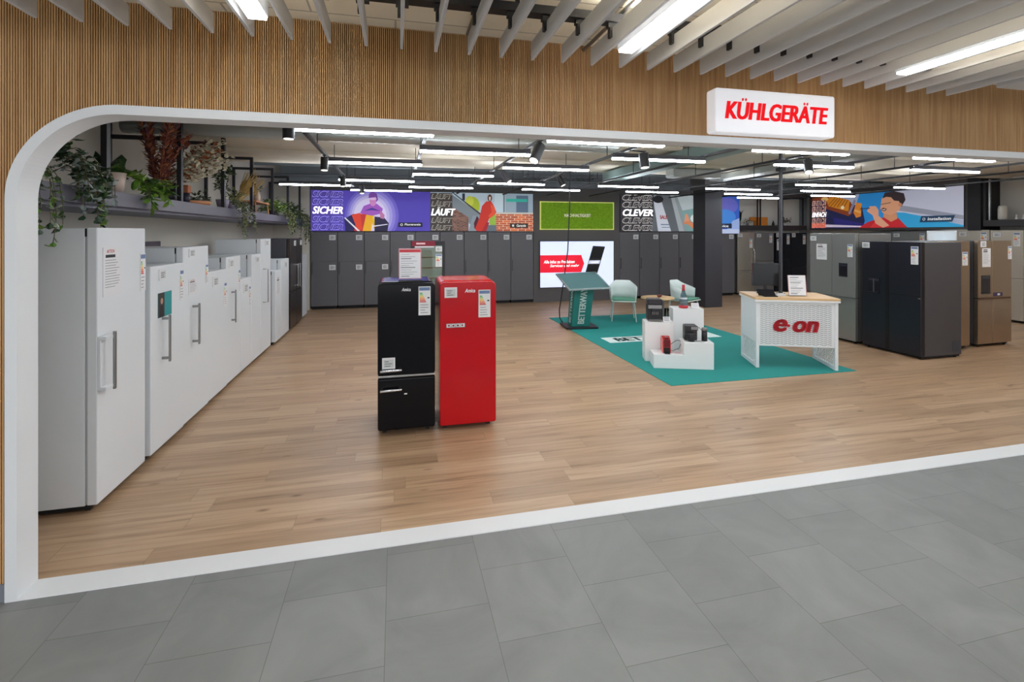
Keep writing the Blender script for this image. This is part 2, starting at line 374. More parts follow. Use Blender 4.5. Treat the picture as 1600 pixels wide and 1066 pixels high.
for i, xx in enumerate((-0.82, 0.28, 1.42, 2.55, 3.68, 4.80, 5.92, 7.05, 8.18, 9.30, 10.5)):
    m = MB().box(xx-0.018, xx+0.018, 3.3, 11.6, 2.772, 2.80, BLACKM)
    o = m.build('lighting_rail'); tag(o, 'black lighting rail running into the shop, %s from the left' % ORD[i], 'rail', 'lighting rails under the shop ceiling')
    h = MB()
    for yy in (3.9, 5.6, 7.1, 8.9): h.tube([(xx,yy,2.79),(xx,yy,ZC+.01)], 0.005, BLACKM, 6)
    for yy in (10.6,): h.tube([(xx,yy,2.79),(xx,yy,3.56)], 0.005, BLACKM, 6)
    h.build('hanger', o)
def spot(x, y, tilt, yaw, label, r=0.045, L=0.15, m=BLACKM):
    t = thing('spotlight', label, 'spotlight', (x, y, 2.772), yaw, 'spotlights on the rails')
    rx = min((-0.82,0.28,1.42,2.55,3.68,4.80,5.92), key=lambda q: abs(q-x))
    dx = Matrix.Rotation(-yaw, 4, 'Z') @ Vector((rx-x, 0, 0))
    mm = MB().tube([(0,0,0.004),(0,0,-0.05)], 0.01, m, 8).box(-0.02,0.02,-0.02,0.02,-0.012,0,m)
    if abs(rx-x) > .02: mm.tube([(0,0,-.006), (dx.x,dx.y,.002)], .008, m, 8)
    mm.build('mount', t)
    d = Vector((0, -math.sin(tilt), -math.cos(tilt))); a = Vector((0,0,-0.06)) - d*0.03
    MB().tube([a, a+d*L], r, m, 20).build('can', t)
    MB().tube([a+d*(L+.0005), a+d*(L+0.003)], r*0.82, mat('spot_lens', (250,246,235), 0.3, emit=2.0), 20).build('lens', t)
spot(-0.82, 4.15, 0.0, 0, 'black cylindrical spotlight, leftmost, just inside the entrance')
spot(-0.82, 6.15, 0.1, 0, 'slim dark spotlight under the left lamps, third row')
spot(-0.82, 8.2, 0.15, 0.4, 'small dark spotlight above the purple poster, nearer one')
spot(-0.62, 9.6, 0.15, 0.4, 'small dark spotlight above the purple poster, farther one')
spot(1.42, 4.75, 0.6, -0.9, 'large black tilted spotlight near the second front lamp', 0.055, 0.2)
spot(1.55, 7.0, 0.6, 1.0, 'grey tilted spotlight above the brick poster', 0.05, 0.17, DARKM)
spot(2.55, 7.4, 0.5, 1.0, 'small black tilted spotlight above the green moss picture', 0.045, 0.15)
spot(2.72, 5.0, 0.15, 0.2, 'black upright spotlight in front of the fourth front lamp', 0.055, 0.16)
spot(4.95, 5.0, 0.5, -0.7, 'black tilted spotlight left of the first right-hand lamps', 0.05, 0.17)
# ducts and pipes
DUCT = mat('galvanised_duct', (168,172,170), 0.4, 0.6, noise=0.08, nscale=10)
d = MB(); pts = [(-2.7+0.05*i, 5.75, 2.945) for i in range(110)]
d.tube(pts, [0.075+(0.006 if i % 2 else 0) for i in range(110)], DUCT, 18)
tag(d.build('spiral_duct'), 'round galvanised spiral duct crossing under the ceiling on the left', 'duct')
d = MB().box(3.95, 4.35, 4.6, 8.9, 2.88, 3.03, mat('teal_grey_duct', (128,150,148), 0.45, 0.4))
tag(d.build('air_duct', bevel=0.01), 'rectangular grey-green air duct running into the shop near the middle', 'duct')
d = MB().box(4.9, 5.9, 7.9, 8.2, 2.87, 3.04, DUCT); tag(d.build('air_duct', bevel=0.03, seg=3), 'short galvanised duct piece left of the dark column', 'duct')
d = MB().box(6.4, 6.75, 3.6, 9.0, 2.93, 3.05, DUCT); tag(d.build('air_duct', bevel=0.01), 'long flat galvanised duct on the right of the shop ceiling', 'duct')
for i, (yy, zz, rr) in enumerate(((9.9, 3.32, .05), (10.5, 3.22, .035), (11.3, 3.36, .06), (12.0, 3.18, .03))):
    tag(MB().tube([(-2.7,yy,zz),(12.8,yy,zz)], rr, mat('pipe_grey', (120,128,134), 0.5, 0.3), 10).build('ceiling_pipe'), '%s grey pipe high under the dark rear ceiling, counted from the front' % ORD[i], 'pipe', 'pipes under the rear ceiling')
t = thing('cable_tray', 'black wire cable tray above the green moss picture', 'cable tray', (0,0,0))
m = MB()
for xx in [2.6+0.12*i for i in range(13)]: m.box(xx, xx+.008, 9.5, 9.9, 2.98, 2.99, BLACKM)
for zz in (2.98, 3.06):
    for yy in (9.5, 9.7, 9.9): m.box(2.6, 4.1, yy, yy+.008, zz, zz+.01, BLACKM)
for xx in (2.6, 3.3, 4.1):
    m.box(xx, xx+.01, 9.5, 9.51, 2.98, 3.56, BLACKM).box(xx, xx+.01, 9.9, 9.91, 2.98, 3.56, BLACKM)
m.build('tray', t)

# ================================================================== FRIDGES
def sticker(parent, kind, x0, x1, z0, z1, y=-0.001, seed=0):
    rnd = random.Random(seed*7+int(x0*1000)); m = MB(); W = x1-x0; H = z1-z0
    if kind == 'price':                                   # e-ink price tag with a frame
        m.box(x0, x1, y-0.010, y, z0, z1, PAPER)
        m.box(x0+W*.12, x1-W*.12, y-0.0108, y-0.010, z0+H*.14, z1-H*.14, ink('c6c9ca'))
        for i in range(3):
            zz = z0+H*(.24+.2*i); m.box(x0+W*.2, x0+W*(.5+.3*rnd.random()), y-0.0114, y-0.0108, zz, zz+H*.06, ink('55555a'))
        return m.build('price_tag', parent)
    if kind == 'energy':
        m.box(x0, x1, y-0.003, y, z0, z1, PAPER)
        m.box(x0+W*.06, x1-W*.06, y-0.0036, y-0.003, z1-H*.14, z1-H*.03, ink('6a7fa8'))
        for i, c in enumerate(('4aa564','8fc063','d8d458','f0b050','e88a3c','d85a3c','c84238')):
            zz = z1-H*(.2+.05*(i+1)); m.box(x0+W*.1, x0+W*(.32+.05*i), y-0.0036, y-0.003, zz, zz+H*.038, ink(c))
        m.box(x0+W*.74, x0+W*.9, y-0.0036, y-0.003, z1-H*.42, z1-H*.37, ink('202024'))
        for i in range(4):
            zz = z0+H*(.08+.09*i); m.box(x0+W*.14, x0+W*(.5+.35*rnd.random()), y-0.0036, y-0.003, zz, zz+H*.02, ink('808084'))
        return m.build('energy_label', parent)
    if kind == 'sheet':
        m.box(x0, x1, y-0.003, y, z0, z1, PAPER)
        m.text('AKTION', (x0+W*.16, y-.0036, z1-H*.115), (1,0,0), (0,0,1), W*.42, H*.07, ink('b8323a'), 0.2, 0.02) if W > 0.2 else m.box(x0+W*.14, x0+W*.6, y-.0036, y-.003, z1-H*.12, z1-H*.06, ink('505054'))
        m.box(x0+W*.12, x0+W*.62, y-0.0036, y-0.003, z1-H*.21, z1-H*.15, ink('26262a'))
        for i in range(11):
            zz = z1-H*(.27+.055*i); m.box(x0+W*.1, x0+W*(.55+.35*rnd.random()), y-0.0036, y-0.003, zz, zz+H*.012, ink('8a8a90'))
        return m.build('information_sheet', parent)
    if kind == 'photo':
        m.box(x0, x1, y-0.003, y, z0, z1, ink('2f8f93'))
        m.box(x0, x0+W*.45, y-0.0036, y-0.003, z0, z1, ink('3a3434'))
        m.add([(x0+W*(.25+.09*math.cos(a)), y-.004, z0+H*(.66+.13*math.sin(a))) for a in [i*math.pi/6 for i in range(12)]], [tuple(range(12))], ink('b58c78'))
        m.add([(x0+W*.1,y-.004,z0),(x0+W*.4,y-.004,z0),(x0+W*.34,y-.004,z0+H*.48),(x0+W*.17,y-.004,z0+H*.48)], [(0,1,2,3)], ink('231f24'))
        return m.build('picture_card', parent)
def vhandle(parent, x, z0, z1, m, out=0.05, w_=0.022):
    h = MB(); h.box(x, x+w_, -out-0.014, -out, z0, z1, m)
    for z in (z0+0.02, z1-0.04): h.box(x+.003, x+w_-.003, -out, 0.002, z, z+0.022, m)
    return h.build('handle', parent, bevel=0.003)
def fridge(label, w_, d_, h_, loc, rz, bodym, doorm, splits=(), group=None, name='refrigerator', foot=0.045, bevel=0.006, vsplit=None, gap=0.008, dth=0.06, dispenser=None, hd=None, stickers=(), cat='refrigerator', recess=True):
    # local frame: x to the right seen from the front, front face at y=0, body behind it
    t = thing(name, label, cat, loc, rz, group)
    MB().box(0.004, w_-0.004, dth+0.012, d_, foot, h_-0.004, bodym).build('body', t, bevel=bevel)
    MB().box(0.006, w_-0.006, dth, dth+0.012, foot+.01, h_-(0.06 if doorm is WHITE else .012), mat('grey_seal',(176,178,182),.6) if doorm is WHITE else GASK).build('door_seal', t)
    if doorm is WHITE: MB().box(0.004, w_-0.004, dth, dth+0.012, h_-0.06, h_-.006, GASK).build('hinge', t)
    f = MB().box(0.02, w_-0.02, 0.05, d_-0.02, 0.018, foot, GASK)
    for fx in (0.04, w_-0.07):
        for fy in (0.06, d_-0.08): f.box(fx, fx+.03, fy, fy+.03, 0, 0.02, GASK)
    f.build('plinth', t)
    zs = [foot+0.004]+list(splits)+[h_]; doors = []
    for i in range(len(zs)-1):
        z0 = zs[i]+(0.004 if i else 0); z1 = zs[i+1]-(0.004 if i < len(zs)-2 else 0)
        vs_ = vsplit.get(i) if isinstance(vsplit, dict) else vsplit
        xs = [0, w_] if vs_ is None else [0, vs_, w_]
        for j in range(len(xs)-1):
            x0 = xs[j]+(0.003 if j else 0); x1 = xs[j+1]-(0.003 if j < len(xs)-2 else 0)
            dd = MB().box(x0, x1, 0, dth, z0, z1, doorm).build('door', t, bevel=bevel); doors.append(dd)
    for hh in (hd or []): vhandle(t, *hh)
    for s in stickers: sticker(t, *s)
    return t, doors
def left(y0, y1, h_, label, x=-1.92, d_=0.62, **k):
    return fridge(label, y1-y0, d_, h_, (x, y0, 0), R(90), k.pop('bodym', WHITE), k.pop('doorm', WHITE), group='fridges along the left wall', **k)
HW = STEELH
G1 = (0.115, 0.77, 1.165, HW, 0.05, 0.024)
t,_ = left(3.777, 4.414, 1.885, 'tall white upright freezer, nearest one on the left beside the arch', stickers=(('sheet', .06,.295,1.415,1.75), ('energy',.555,.632,1.40,1.69)))
h = MB().box(0.085, 0.107, -0.062, -0.046, 0.785, 1.18, HW); h.box(0.0, 0.105, -0.05, -0.012, 1.135, 1.16, WHITE); h.box(0.0, 0.105, -0.05, -0.012, 0.80, 0.825, WHITE); h.box(0.0,0.02,-0.02,0.002,0.80,1.16,WHITE)
h.build('handle', t, bevel=0.004)
m = MB()
for i in range(7): m.box(-0.0006, 0.0, 0.44, 0.48, 0.60-.017*i, 0.609-.017*i, ink('38383c'))
for i in range(5): m.box(-0.0006, 0.0, 0.40+(i%2)*.006, 0.425, 0.595-.02*i, 0.607-.02*i, ink('48484c'))
for i in range(4): m.box(-0.0006, 0.0, 0.355, 0.385, 0.615-.02*i, 0.627-.02*i, ink('38383c'))
m.build('side_marking', t, loc=(0.003,0,0))
t,_ = left(4.50, 5.13, 1.575, 'white freezer with a teal picture card, second from the arch', stickers=(('price',.13,.25,1.455,1.54), ('photo',.12,.37,1.14,1.345), ('energy',.545,.62,1.235,1.51)))
vhandle(t, 0.19, 0.76, 1.155, HW, 0.05, 0.024)
t,_ = left(5.145, 5.775, 1.715, 'white freezer taller than its neighbours, third from the arch', x=-1.93, stickers=(('price',.12,.26,1.615,1.695), ('sheet',.12,.345,1.25,1.40), ('energy',.55,.62,1.325,1.52)))
vhandle(t, 0.21, 0.76, 1.16, HW, 0.05, 0.024)
t,_ = left(5.79, 6.39, 1.43, 'low white fridge without handle, fourth from the arch', x=-1.94, stickers=(('price',.13,.30,1.26,1.37), ('energy',.50,.59,1.0,1.27)))
t,_ = left(6.405, 6.94, 1.56, 'white fridge with slim grey bar handle, fifth from the arch', x=-1.95, stickers=(('price',.09,.25,1.43,1.53), ('energy',.46,.53,1.09,1.38)))
vhandle(t, 0.18, 0.755, 1.155, HW, 0.04, 0.02)
left(6.955, 7.44, 1.24, 'lowest white fridge before the pair of tall ones, sixth from the arch', x=-1.95, stickers=(('price',.12,.30,1.05,1.18), ('energy',.36,.44,.85,1.12)))
left(7.455, 7.92, 1.545, 'narrow white fridge of medium height, seventh from the arch', x=-1.95, stickers=(('price',.18,.36,1.42,1.51),))
t,_ = left(7.935, 8.52, 1.76, 'tallest white fridge in the middle of the left row, with a box-shaped handle', x=-1.95, stickers=(('price',.24,.42,1.65,1.74),))
MB().tube([(0.12,0.0,1.30),(0.12,-.07,1.30),(0.12,-.07,0.80),(0.12,0,0.80)], 0.008, HW, 8).build('handle', t)
left(8.70, 9.10, 1.22, 'small white larder fridge with an outlined notice, in front of the dark pair', x=-1.92, stickers=(('sheet',.06,.34,.78,1.12),))
left(9.12, 9.74, 1.385, 'white fridge between the small larder fridge and the dark pair', x=-1.92, stickers=(('price',.25,.42,1.23,1.34),))
DKB = mat('dark_brown_steel', (70,62,60), 0.28, 0.7, noise=0.03)
for (a, b, l) in ((9.86,10.47,'nearer of two tall dark metallic fridges at the end of the left row'), (10.48,11.06,'farther of two tall dark metallic fridges at the end of the left row')):
    t,_ = left(a, b, 1.74, l, x=-1.92, bodym=DARKM, doorm=DKB, splits=(0.72,), stickers=(('price',.36,.5,1.6,1.70),))
    vhandle(t, 0.08 if a > 10 else 0.5, 0.78, 1.25, CHROME, 0.04, 0.02)
left(11.10, 11.7, 1.385, 'last white fridge of the left row, before the grey wall end', x=-1.93)
tag(MB().box(XW, XW+.03, 6.25, 6.75, 1.55, 1.75, mat('mauve_grey_cover',(88,78,88),0.5)).build('wall_box', bevel=.008), 'small dark square cover on the left wall above the fridges', 'wall cover')

# anthracite built-in style fridges of the back wall
def back_unit(x0, label, two, w_=0.612):
    t = thing('refrigerator', label, 'refrigerator', (x0, 12.5, 0), 0, 'anthracite fridges along the back wall')
    MB().box(0.003, w_-.003, 0.02, 0.64, 0.075, 1.875, ANTH).build('body', t)
    MB().box(0.02, w_-.02, 0.05, 0.6, 0.0, 0.075, GASK).build('plinth', t)
    zs = [(0.08, 1.15), (1.156, 1.875)] if two else [(0.08, 1.875)]
    for a, b in zs: MB().box(0.004, w_-.004, 0, 0.02, a, b, ANTH).build('door', t, bevel=.002)
    for a, b in zs: sticker(t, 'price', w_-.19, w_-.045, b-.20, b-.075, seed=int(x0*9))
    MB().box(0.03, 0.04, -0.03, -0.02, 0.85, 1.15, BLACKM).box(.03,.04,-.03,0,.87,.885,BLACKM).box(.03,.04,-.03,0,1.12,1.135,BLACKM).build('handle', t)
    return t
for i in range(9):
    back_unit(-1.98+0.617*i, 'anthracite %s under the %s poster, %s from the left along the back wall' % ('two-door fridge' if i < 3 else 'tall fridge', 'purple' if i < 4 else 'brick', ORD[i]), i < 3)
for i in (0,1,2,3,5):
    back_unit(6.06+0.617*i, ('anthracite tall fridge under the CLEVER poster, %s from the green picture' % ORD[i]) if i < 4 else 'grey tall fridge just right of the dark column, under the blue poster', False)
SIL = mat('glossy_inox', (190,184,172), 0.25, 0.75, noise=0.05, nscale=2, stretch=(1,1,.3))
GRY = mat('grey_inox', (138,138,138), 0.36, 0.5, noise=0.03)
GRN = mat('satin_inox', (146,148,145), 0.34, 0.6, noise=0.03)
BLK = mat('black_inox', (58,60,68), 0.28, 0.8, noise=0.03)
BSD = mat('black_side_panel', (72,71,75), 0.45, noise=0.04)
BRN = mat('bronze_inox', (172,154,134), 0.27, 0.85, noise=0.03)
SLT = mat('champagne_inox', (196,190,176), 0.35, 0.6, noise=0.02)
t,_ = fridge('glossy silver fridge freezer with curved chrome handle under the grey niche', 0.60, 0.5, 1.87, (9.93, 12.6, 0), 0, GRY, SIL, splits=(0.72,), stickers=(('price',.02,.17,1.73,1.83),('energy',.42,.52,1.40,1.68)), group='fridges under the grey niche')
MB().tube([(0.54,-.01,0.80),(0.55,-.05,0.86),(0.56,-.06,1.05),(0.555,-.05,1.3),(0.54,-.01,1.4)], 0.01, CHROME, 8).build('handle', t)
MB().tube([(0.05,-.01,0.69),(0.1,-.05,0.68),(0.5,-.05,0.68),(0.55,-.01,0.69)], 0.01, CHROME, 8).build('handle', t)
fridge('plain mid grey fridge freezer, second under the grey niche', 0.66, 0.5, 1.86, (10.55, 12.6, 0), 0, GRY, GRY, splits=(1.0,), stickers=(('price',.06,.2,1.72,1.82),('energy',.5,.6,1.55,1.8)), group='fridges under the grey niche')
fridge('black fridge with a notice sheet on its door, third under the grey niche', 0.56, 0.5, 1.85, (11.28, 12.6, 0), 0, BSD, BLK, splits=(1.02,), stickers=(('sheet',.04,.24,1.32,1.66),('price',.02,.1,1.72,1.84),('energy',.40,.5,1.5,1.8)), group='fridges under the grey niche')
fridge('black fridge in the right corner of the grey niche', 0.57, 0.5, 1.85, (11.85, 12.6, 0), 0, BSD, BLK, splits=(0.8,), stickers=(('price',.02,.14,1.72,1.84),('energy',.42,.52,1.5,1.8)), group='fridges under the grey niche')
# the right-hand group
def disp(parent, x0, x1, z0, z1, two=False):
    m = MB().box(x0, x1, -0.004, 0.0, z0, z1, mat('dispenser_black',(28,28,34),0.2)).box(x0+.015,x1-.015,-.005,-.004,z1-.05,z1-.012,mat('dispenser_panel',(52,52,62),.15))
    if two: m.box((x0+x1)/2-.012,(x0+x1)/2+.008,-.006,-.004,z0,z1-.02,mat('dispenser_rib',(70,70,78),.3))
    m.box(x0+.03,x1-.03,-.03,-.004,z0+.01,z0+.02,mat('dispenser_panel',(52,52,62),.15))
    return m.build('water_dispenser', parent)
t,_ = fridge('black side-by-side fridge with water dispenser, nearest of the right-hand group', 0.915, 0.78, 1.715, (7.41, 6.415, 0), R(-90), BSD, BLK, vsplit=0.415, gap=.01, dth=.07, stickers=(('price',.008,.13,1.61,1.70),('energy',.775,.88,1.385,1.65)), group='large fridges on the right')
disp(t, 0.10, 0.30, 0.90, 1.14, True)
MB().box(0.42, 0.912, -0.0015, 0.001, 0.913, 0.921, GASK).build('door_gap', t)
MB().box(0.385, 0.443, -0.002, 0.01, 0.06, 1.70, mat('handle_recess',(12,12,14),.3)).build('handle', t)
MB().box(0.88, 0.91, -.012, 0, .885,.90, CHROME).build('badge', t)
m = MB().box(0.9165, 0.9185, 0.60, 0.74, 0.09, 0.25, mat('side_sticker', (58,64,74), .4)); m.build('side_marking', t, loc=(-0.004,0,0))
t,_ = fridge('satin grey french-door fridge behind the white counter, with a notice sheet', 0.905, 0.75, 1.842, (7.40, 7.435, 0), R(-90), GRY, GRN, splits=(0.76,), vsplit={1:0.46}, dth=.07, stickers=(('price',.02,.14,1.71,1.79),('sheet',.145,.36,1.375,1.655),('energy',.765,.86,1.445,1.655)), group='large fridges on the right')
disp(t, 0.60, 0.76, 1.105, 1.335)
MB().box(0.02,0.90,-.012,0.0,.725,.752,STEELH).build('handle', t)
t,_ = fridge('bronze grey fridge between the black side-by-side and the bronze four-door', 0.70, 0.68, 1.72, (8.235, 5.86, 0), R(2), BSD, BRN, stickers=(('energy',.53,.645,1.33,1.545),), group='large fridges on the right')
MB().box(0.10,0.24,-.01,0,1.66,1.70,PAPER).build('price_tag', t)
t,_ = fridge('bronze four-door fridge with dispenser, frontmost on the far right', 0.79, 0.68, 1.722, (9.135, 5.90, 0), R(2.5), BSD, BRN, splits=(0.785,), vsplit=0.34, stickers=(('price',.05,.17,1.62,1.715),('sheet',.09,.285,1.295,1.60),('energy',.70,.785,1.415,1.63)), group='large fridges on the right')
disp(t, 0.075, 0.275, 0.86, 1.16)
MB().box(0.0,0.74,-.016,0.0,.772,.80,mat('bronze_trim',(120,92,76),.3,.8)).build('handle', t)
MB().box(0.36,0.56,-.006,0.0,.815,.875,mat('violet_card',(58,48,92),.4)).box(.44,.5,-.007,-.006,.83,.86,PAPER).build('picture_card', t)
# row along the right wall
RW = [(7.22,7.785,1.905,SLT,'champagne fridge freezer, rightmost against the right wall'),
      (7.80,8.43,1.915,SLT,'champagne fridge behind the bronze four-door, against the right wall'),
      (9.07,9.92,1.885,GRN,'grey metallic fridge behind the black side-by-side, left of the open one'),
      (9.93,10.82,1.86,GRY,'grey wide fridge behind the dispenser fridge, against the right wall')]
for a, b, h_, m_, l in RW:
    t,_ = fridge(l, b-a, 0.5, h_, (12.4, b, 0), R(-90), GRY, m_, splits=((0.91,) if a < 8 else ()), stickers=(('price',.06,.20,h_-.14,h_-.05),('energy',b-a-.16,b-a-.05,h_-.33,h_-.05)), group='fridges along the right wall')
t = thing('refrigerator', 'open white-lit fridge interior with glass shelves, against the right wall', 'refrigerator', (12.4, 9.065, 0), R(-90), 'fridges along the right wall')
OW = mat('fridge_liner', (226,230,234), .3, emit=.25)
m = MB().box(0,.03,0,.5,.05,1.9,OW).box(.6,.63,0,.5,.05,1.9,OW).box(0,.63,.47,.5,.05,1.9,OW).box(0,.63,0,.5,1.87,1.9,OW).box(0,.63,0,.5,.05,.09,OW).box(.03,.6,.02,.48,0,.05,GASK); m.build('body', t)
for z in (.6,.95,1.3,1.65): MB().box(.03,.6,.02,.47,z,z+.008,mat('shelf_glass',(200,222,226),.1)).box(.03,.6,.012,.02,z-.004,z+.014,CHROME).build('glass_shelf', t)

# retro pair
def rr_rect(w_, z0, z1, r, n=6, rb=0.012):
    pts = [(rb,z0),(w_-rb,z0),(w_,z0+rb)]
    for i in range(n+1):
        a = i*math.pi/2/n; pts.append((w_-r+r*math.cos(a), z1-r+r*math.sin(a)))
    for i in range(n+1):
        a = math.pi/2+i*math.pi/2/n; pts.append((r+r*math.cos(a), z1-r+r*math.sin(a)))
    pts.append((0,z0+rb)); return pts
def retro(label, w_, loc, rz, m_, split, h_=1.41):
    t = thing('retro_refrigerator', label, 'refrigerator', loc, rz, 'retro fridges standing in the middle')
    b = MB(); poly = rr_rect(w_, 0.035, h_-.012, 0.05)
    n = len(poly); secs = [(0.085,0.0),(0.40,0.010),(0.60,0.0)]; vs = []
    for y, dz in secs: vs += [(x, y, z+(dz if z > 1 else 0)) for x, z in poly]
    fs = [tuple(range(n)), tuple(reversed(range(2*n,3*n)))]+[(s*n+i, (s+1)*n+i, (s+1)*n+(i+1)%n, s*n+(i+1)%n) for s in range(2) for i in range(n)]
    b.add(vs, fs, m_); b.build('body', t, bevel=0.02, seg=3)
    MB().prism([(x*0.97+w_*.015, z) for x, z in rr_rect(w_, 0.05, h_-.03, 0.045)], 0.072, 0.086, GASK).build('door_seal', t)
    z0 = 0.05
    if split:
        MB().box(0.0, w_, 0.0, 0.075, z0, split-0.012, m_).build('door', t, bevel=0.02, seg=4)
        MB().prism(rr_rect(w_, split+0.012, h_-.022, 0.04), 0.0, 0.075, m_).build('door', t, bevel=0.022, seg=4)
        MB().box(0.004, w_-.004, 0.006, 0.07, split-.010, split+.010, CHROME).build('chrome_trim', t, bevel=0.004)
    else:
        MB().prism(rr_rect(w_, z0, h_-.022, 0.045), 0.0, 0.075, m_).build('door', t, bevel=0.022, seg=4)
    f = MB()
    for fx in (0.04, w_-.08):
        for fy in (0.09, 0.52): f.box(fx, fx+.035, fy, fy+.035, 0, 0.036, GASK)
    f.build('foot', t)
    return t
BLR = mat('gloss_black_lacquer', (14,14,18), 0.12, spec=.22); RDR = mat('gloss_red_lacquer', (186,8,20), 0.14, spec=.4)
tb = retro('glossy black retro fridge freezer with chrome trim, left of the red one', 0.516, (-0.158, 4.57, 0), 0, BLR, 0.54)
def hh(parent, x0, x1, z):
    m = MB().tube([(x0,-.035,z),(x0+.012,-.042,z+.004),(x1-.012,-.042,z+.008),(x1,-.035,z+.008)], 0.012, CHROME, 10)
    m.box(x0,x0+.02,-.035,0.002,z-.01,z+.014,CHROME).box(x1-.02,x1,-.035,.002,z-.004,z+.018,CHROME)
    return m.build('handle', parent)
hh(tb, .028, .208, .598); hh(tb, .028, .208, .42)
MB().text('Amica', (.212,-.004,1.316), (1,0,0), (0,0,1), .082, .031, ink('e6e6ea'), .25, .02).build('logo', tb)
sticker(tb, 'energy', .364, .474, 1.09, 1.355); sticker(tb, 'price', .04, .155, .615, .715)
MB().box(.235,.262,-.004,.001,.372,.382,PAPER).build('badge', tb)
tr_ = retro('glossy red retro fridge with one door, right of the black one', 0.532, (0.402, 4.565, 0), R(0), RDR, None)
MB().text('Amica', (.232,-.004,1.288), (1,0,0), (0,0,1), .098, .036, ink('e6e6ea'), .25, .02).build('logo', tr_)
sticker(tr_, 'price', .042, .158, 1.245, 1.34); sticker(tr_, 'energy', .362, .476, 1.05, 1.31)
m = MB().box(.058,.232,-.010,.001,.965,1.003,CHROME)
for i in range(4): m.box(.064+.042*i,.098+.042*i,-.0108,-.010,.970,.998,ink('d8d8dc'))
for i in range(4): m.box(.072+.042*i,.09+.042*i,-.0114,-.0108,.977,.992,ink('8a2a30'))
m.build('badge', tr_)
# paper stand on the black fridge
t = thing('display_stand', 'red-framed price notice in an acrylic stand on top of the black retro fridge', 'sign', (0.03, 4.76, 1.402), 0)
M = Matrix.Rotation(R(-6), 4, 'X')
MB().box(0,.212,0,.003,0.01,.30,PAPER,M).box(.008,.204,-.0006,0,.262,.290,ink('c8414a'),M).build('notice', t)
m = MB()
for a in (('c8909a',0,.008,.01,.30),('c8909a',.204,.212,.01,.30),('c8909a',0,.212,.01,.016),('c8909a',0,.212,.294,.30)): m.box(a[1],a[2],-.001,.0,a[3],a[4],ink(a[0]),M)
for i in range(11): m.box(.02,.10+.09*((i*7)%5)/5,-.001,0,.03+.021*i,.033+.021*i+(.004 if i%4==0 else 0),ink('77777c'),M)
m.build('print', t)
MB().box(-.003,.215,.0035,.006,0,.305,GLASSC,M).box(-.003,.215,-.05,.08,0,.004,GLASSC).build('acrylic_holder', t)

# wine cooler behind
t = thing('wine_cooler', 'black wine cooler with glass door and red header, behind the retro fridges', 'wine cooler', (0.285, 9.0, 0), 0)
MB().box(0,.6,.06,.6,.04,1.70,BLACKM).build('body', t, bevel=.006); MB().box(.03,.57,.08,.56,0,.04,GASK).build('plinth', t)
m = MB().box(0,.05,0,.055,.05,1.70,BLACKM).box(.55,.6,0,.055,.05,1.70,BLACKM).box(.05,.55,0,.055,.05,.1,BLACKM).box(.05,.55,0,.055,1.62,1.70,BLACKM); m.build('door', t, bevel=.004)
m = MB().box(.05,.55,.045,.055,.1,1.62,mat('cooler_interior',(150,158,148),.5,emit=.25))  # panel itself glows, standing in for the light inside the cooler
for i in range(7): m.box(.06,.54,.035,.045,.25+.19*i,.27+.19*i,mat('cooler_shelf',(150,128,96),.5))
m.build('rack', t); MB().box(.05,.55,.008,.014,.1,1.62,mat('smoked_glass',(215,225,220),.03,trans=1.0)).build('glass_pane', t)
MB().box(.0,.42,-.004,0,1.61,1.70,ink('7e1c30')).box(.06,.4,-.005,-.004,1.585,1.605,PAPER).box(.08,.24,-.005,-.004,1.64,1.67,ink('e0c0c4')).build('header_card', t)
sticker(t,'price',.43,.545,1.51,1.60,-.001); sticker(t,'energy',.43,.545,1.23,1.46,-.001)

# ================================================================== CARPET, COUNTER, KIOSK, PLINTHS
TEAL = mat('teal_carpet', (28,138,133), 0.85, noise=0.08, nscale=60, bump=0.1)
tag(MB().prismz([(3.24,5.28),(6.0,5.28),(6.0,10.12),(3.24,10.12)], 0, 0.006, TEAL)
    .prismz([(3.50,7.56),(5.64,7.56),(5.64,7.96),(3.50,7.96)], 0.006, 0.0068, ink('dfeeea'))
    .text('BETTERWAY', (3.68,7.63,.0074), (1,0,0), (0,1,0), 1.75, .26, ink('1c6a68'), 0.0, .03).build('carpet'),
    'teal carpet with a white lettered strip under the counter and the chairs', 'carpet')
CW = mat('white_powder_coat', (226,230,232), 0.45, noise=.01)
CT = R(-22.5)
t = thing('counter', 'white perforated promotion counter with oak top and red lettering', 'counter', (4.80, 5.715, 0.007), CT)
M = MB().box(-.02,1.05,-.02,.70,.93,.962,WOODT); M.build('worktop', t, bevel=.004)
MB().box(-.02,1.05,-.02,.70,.905,.93,CW).build('top_frame', t, bevel=.003)
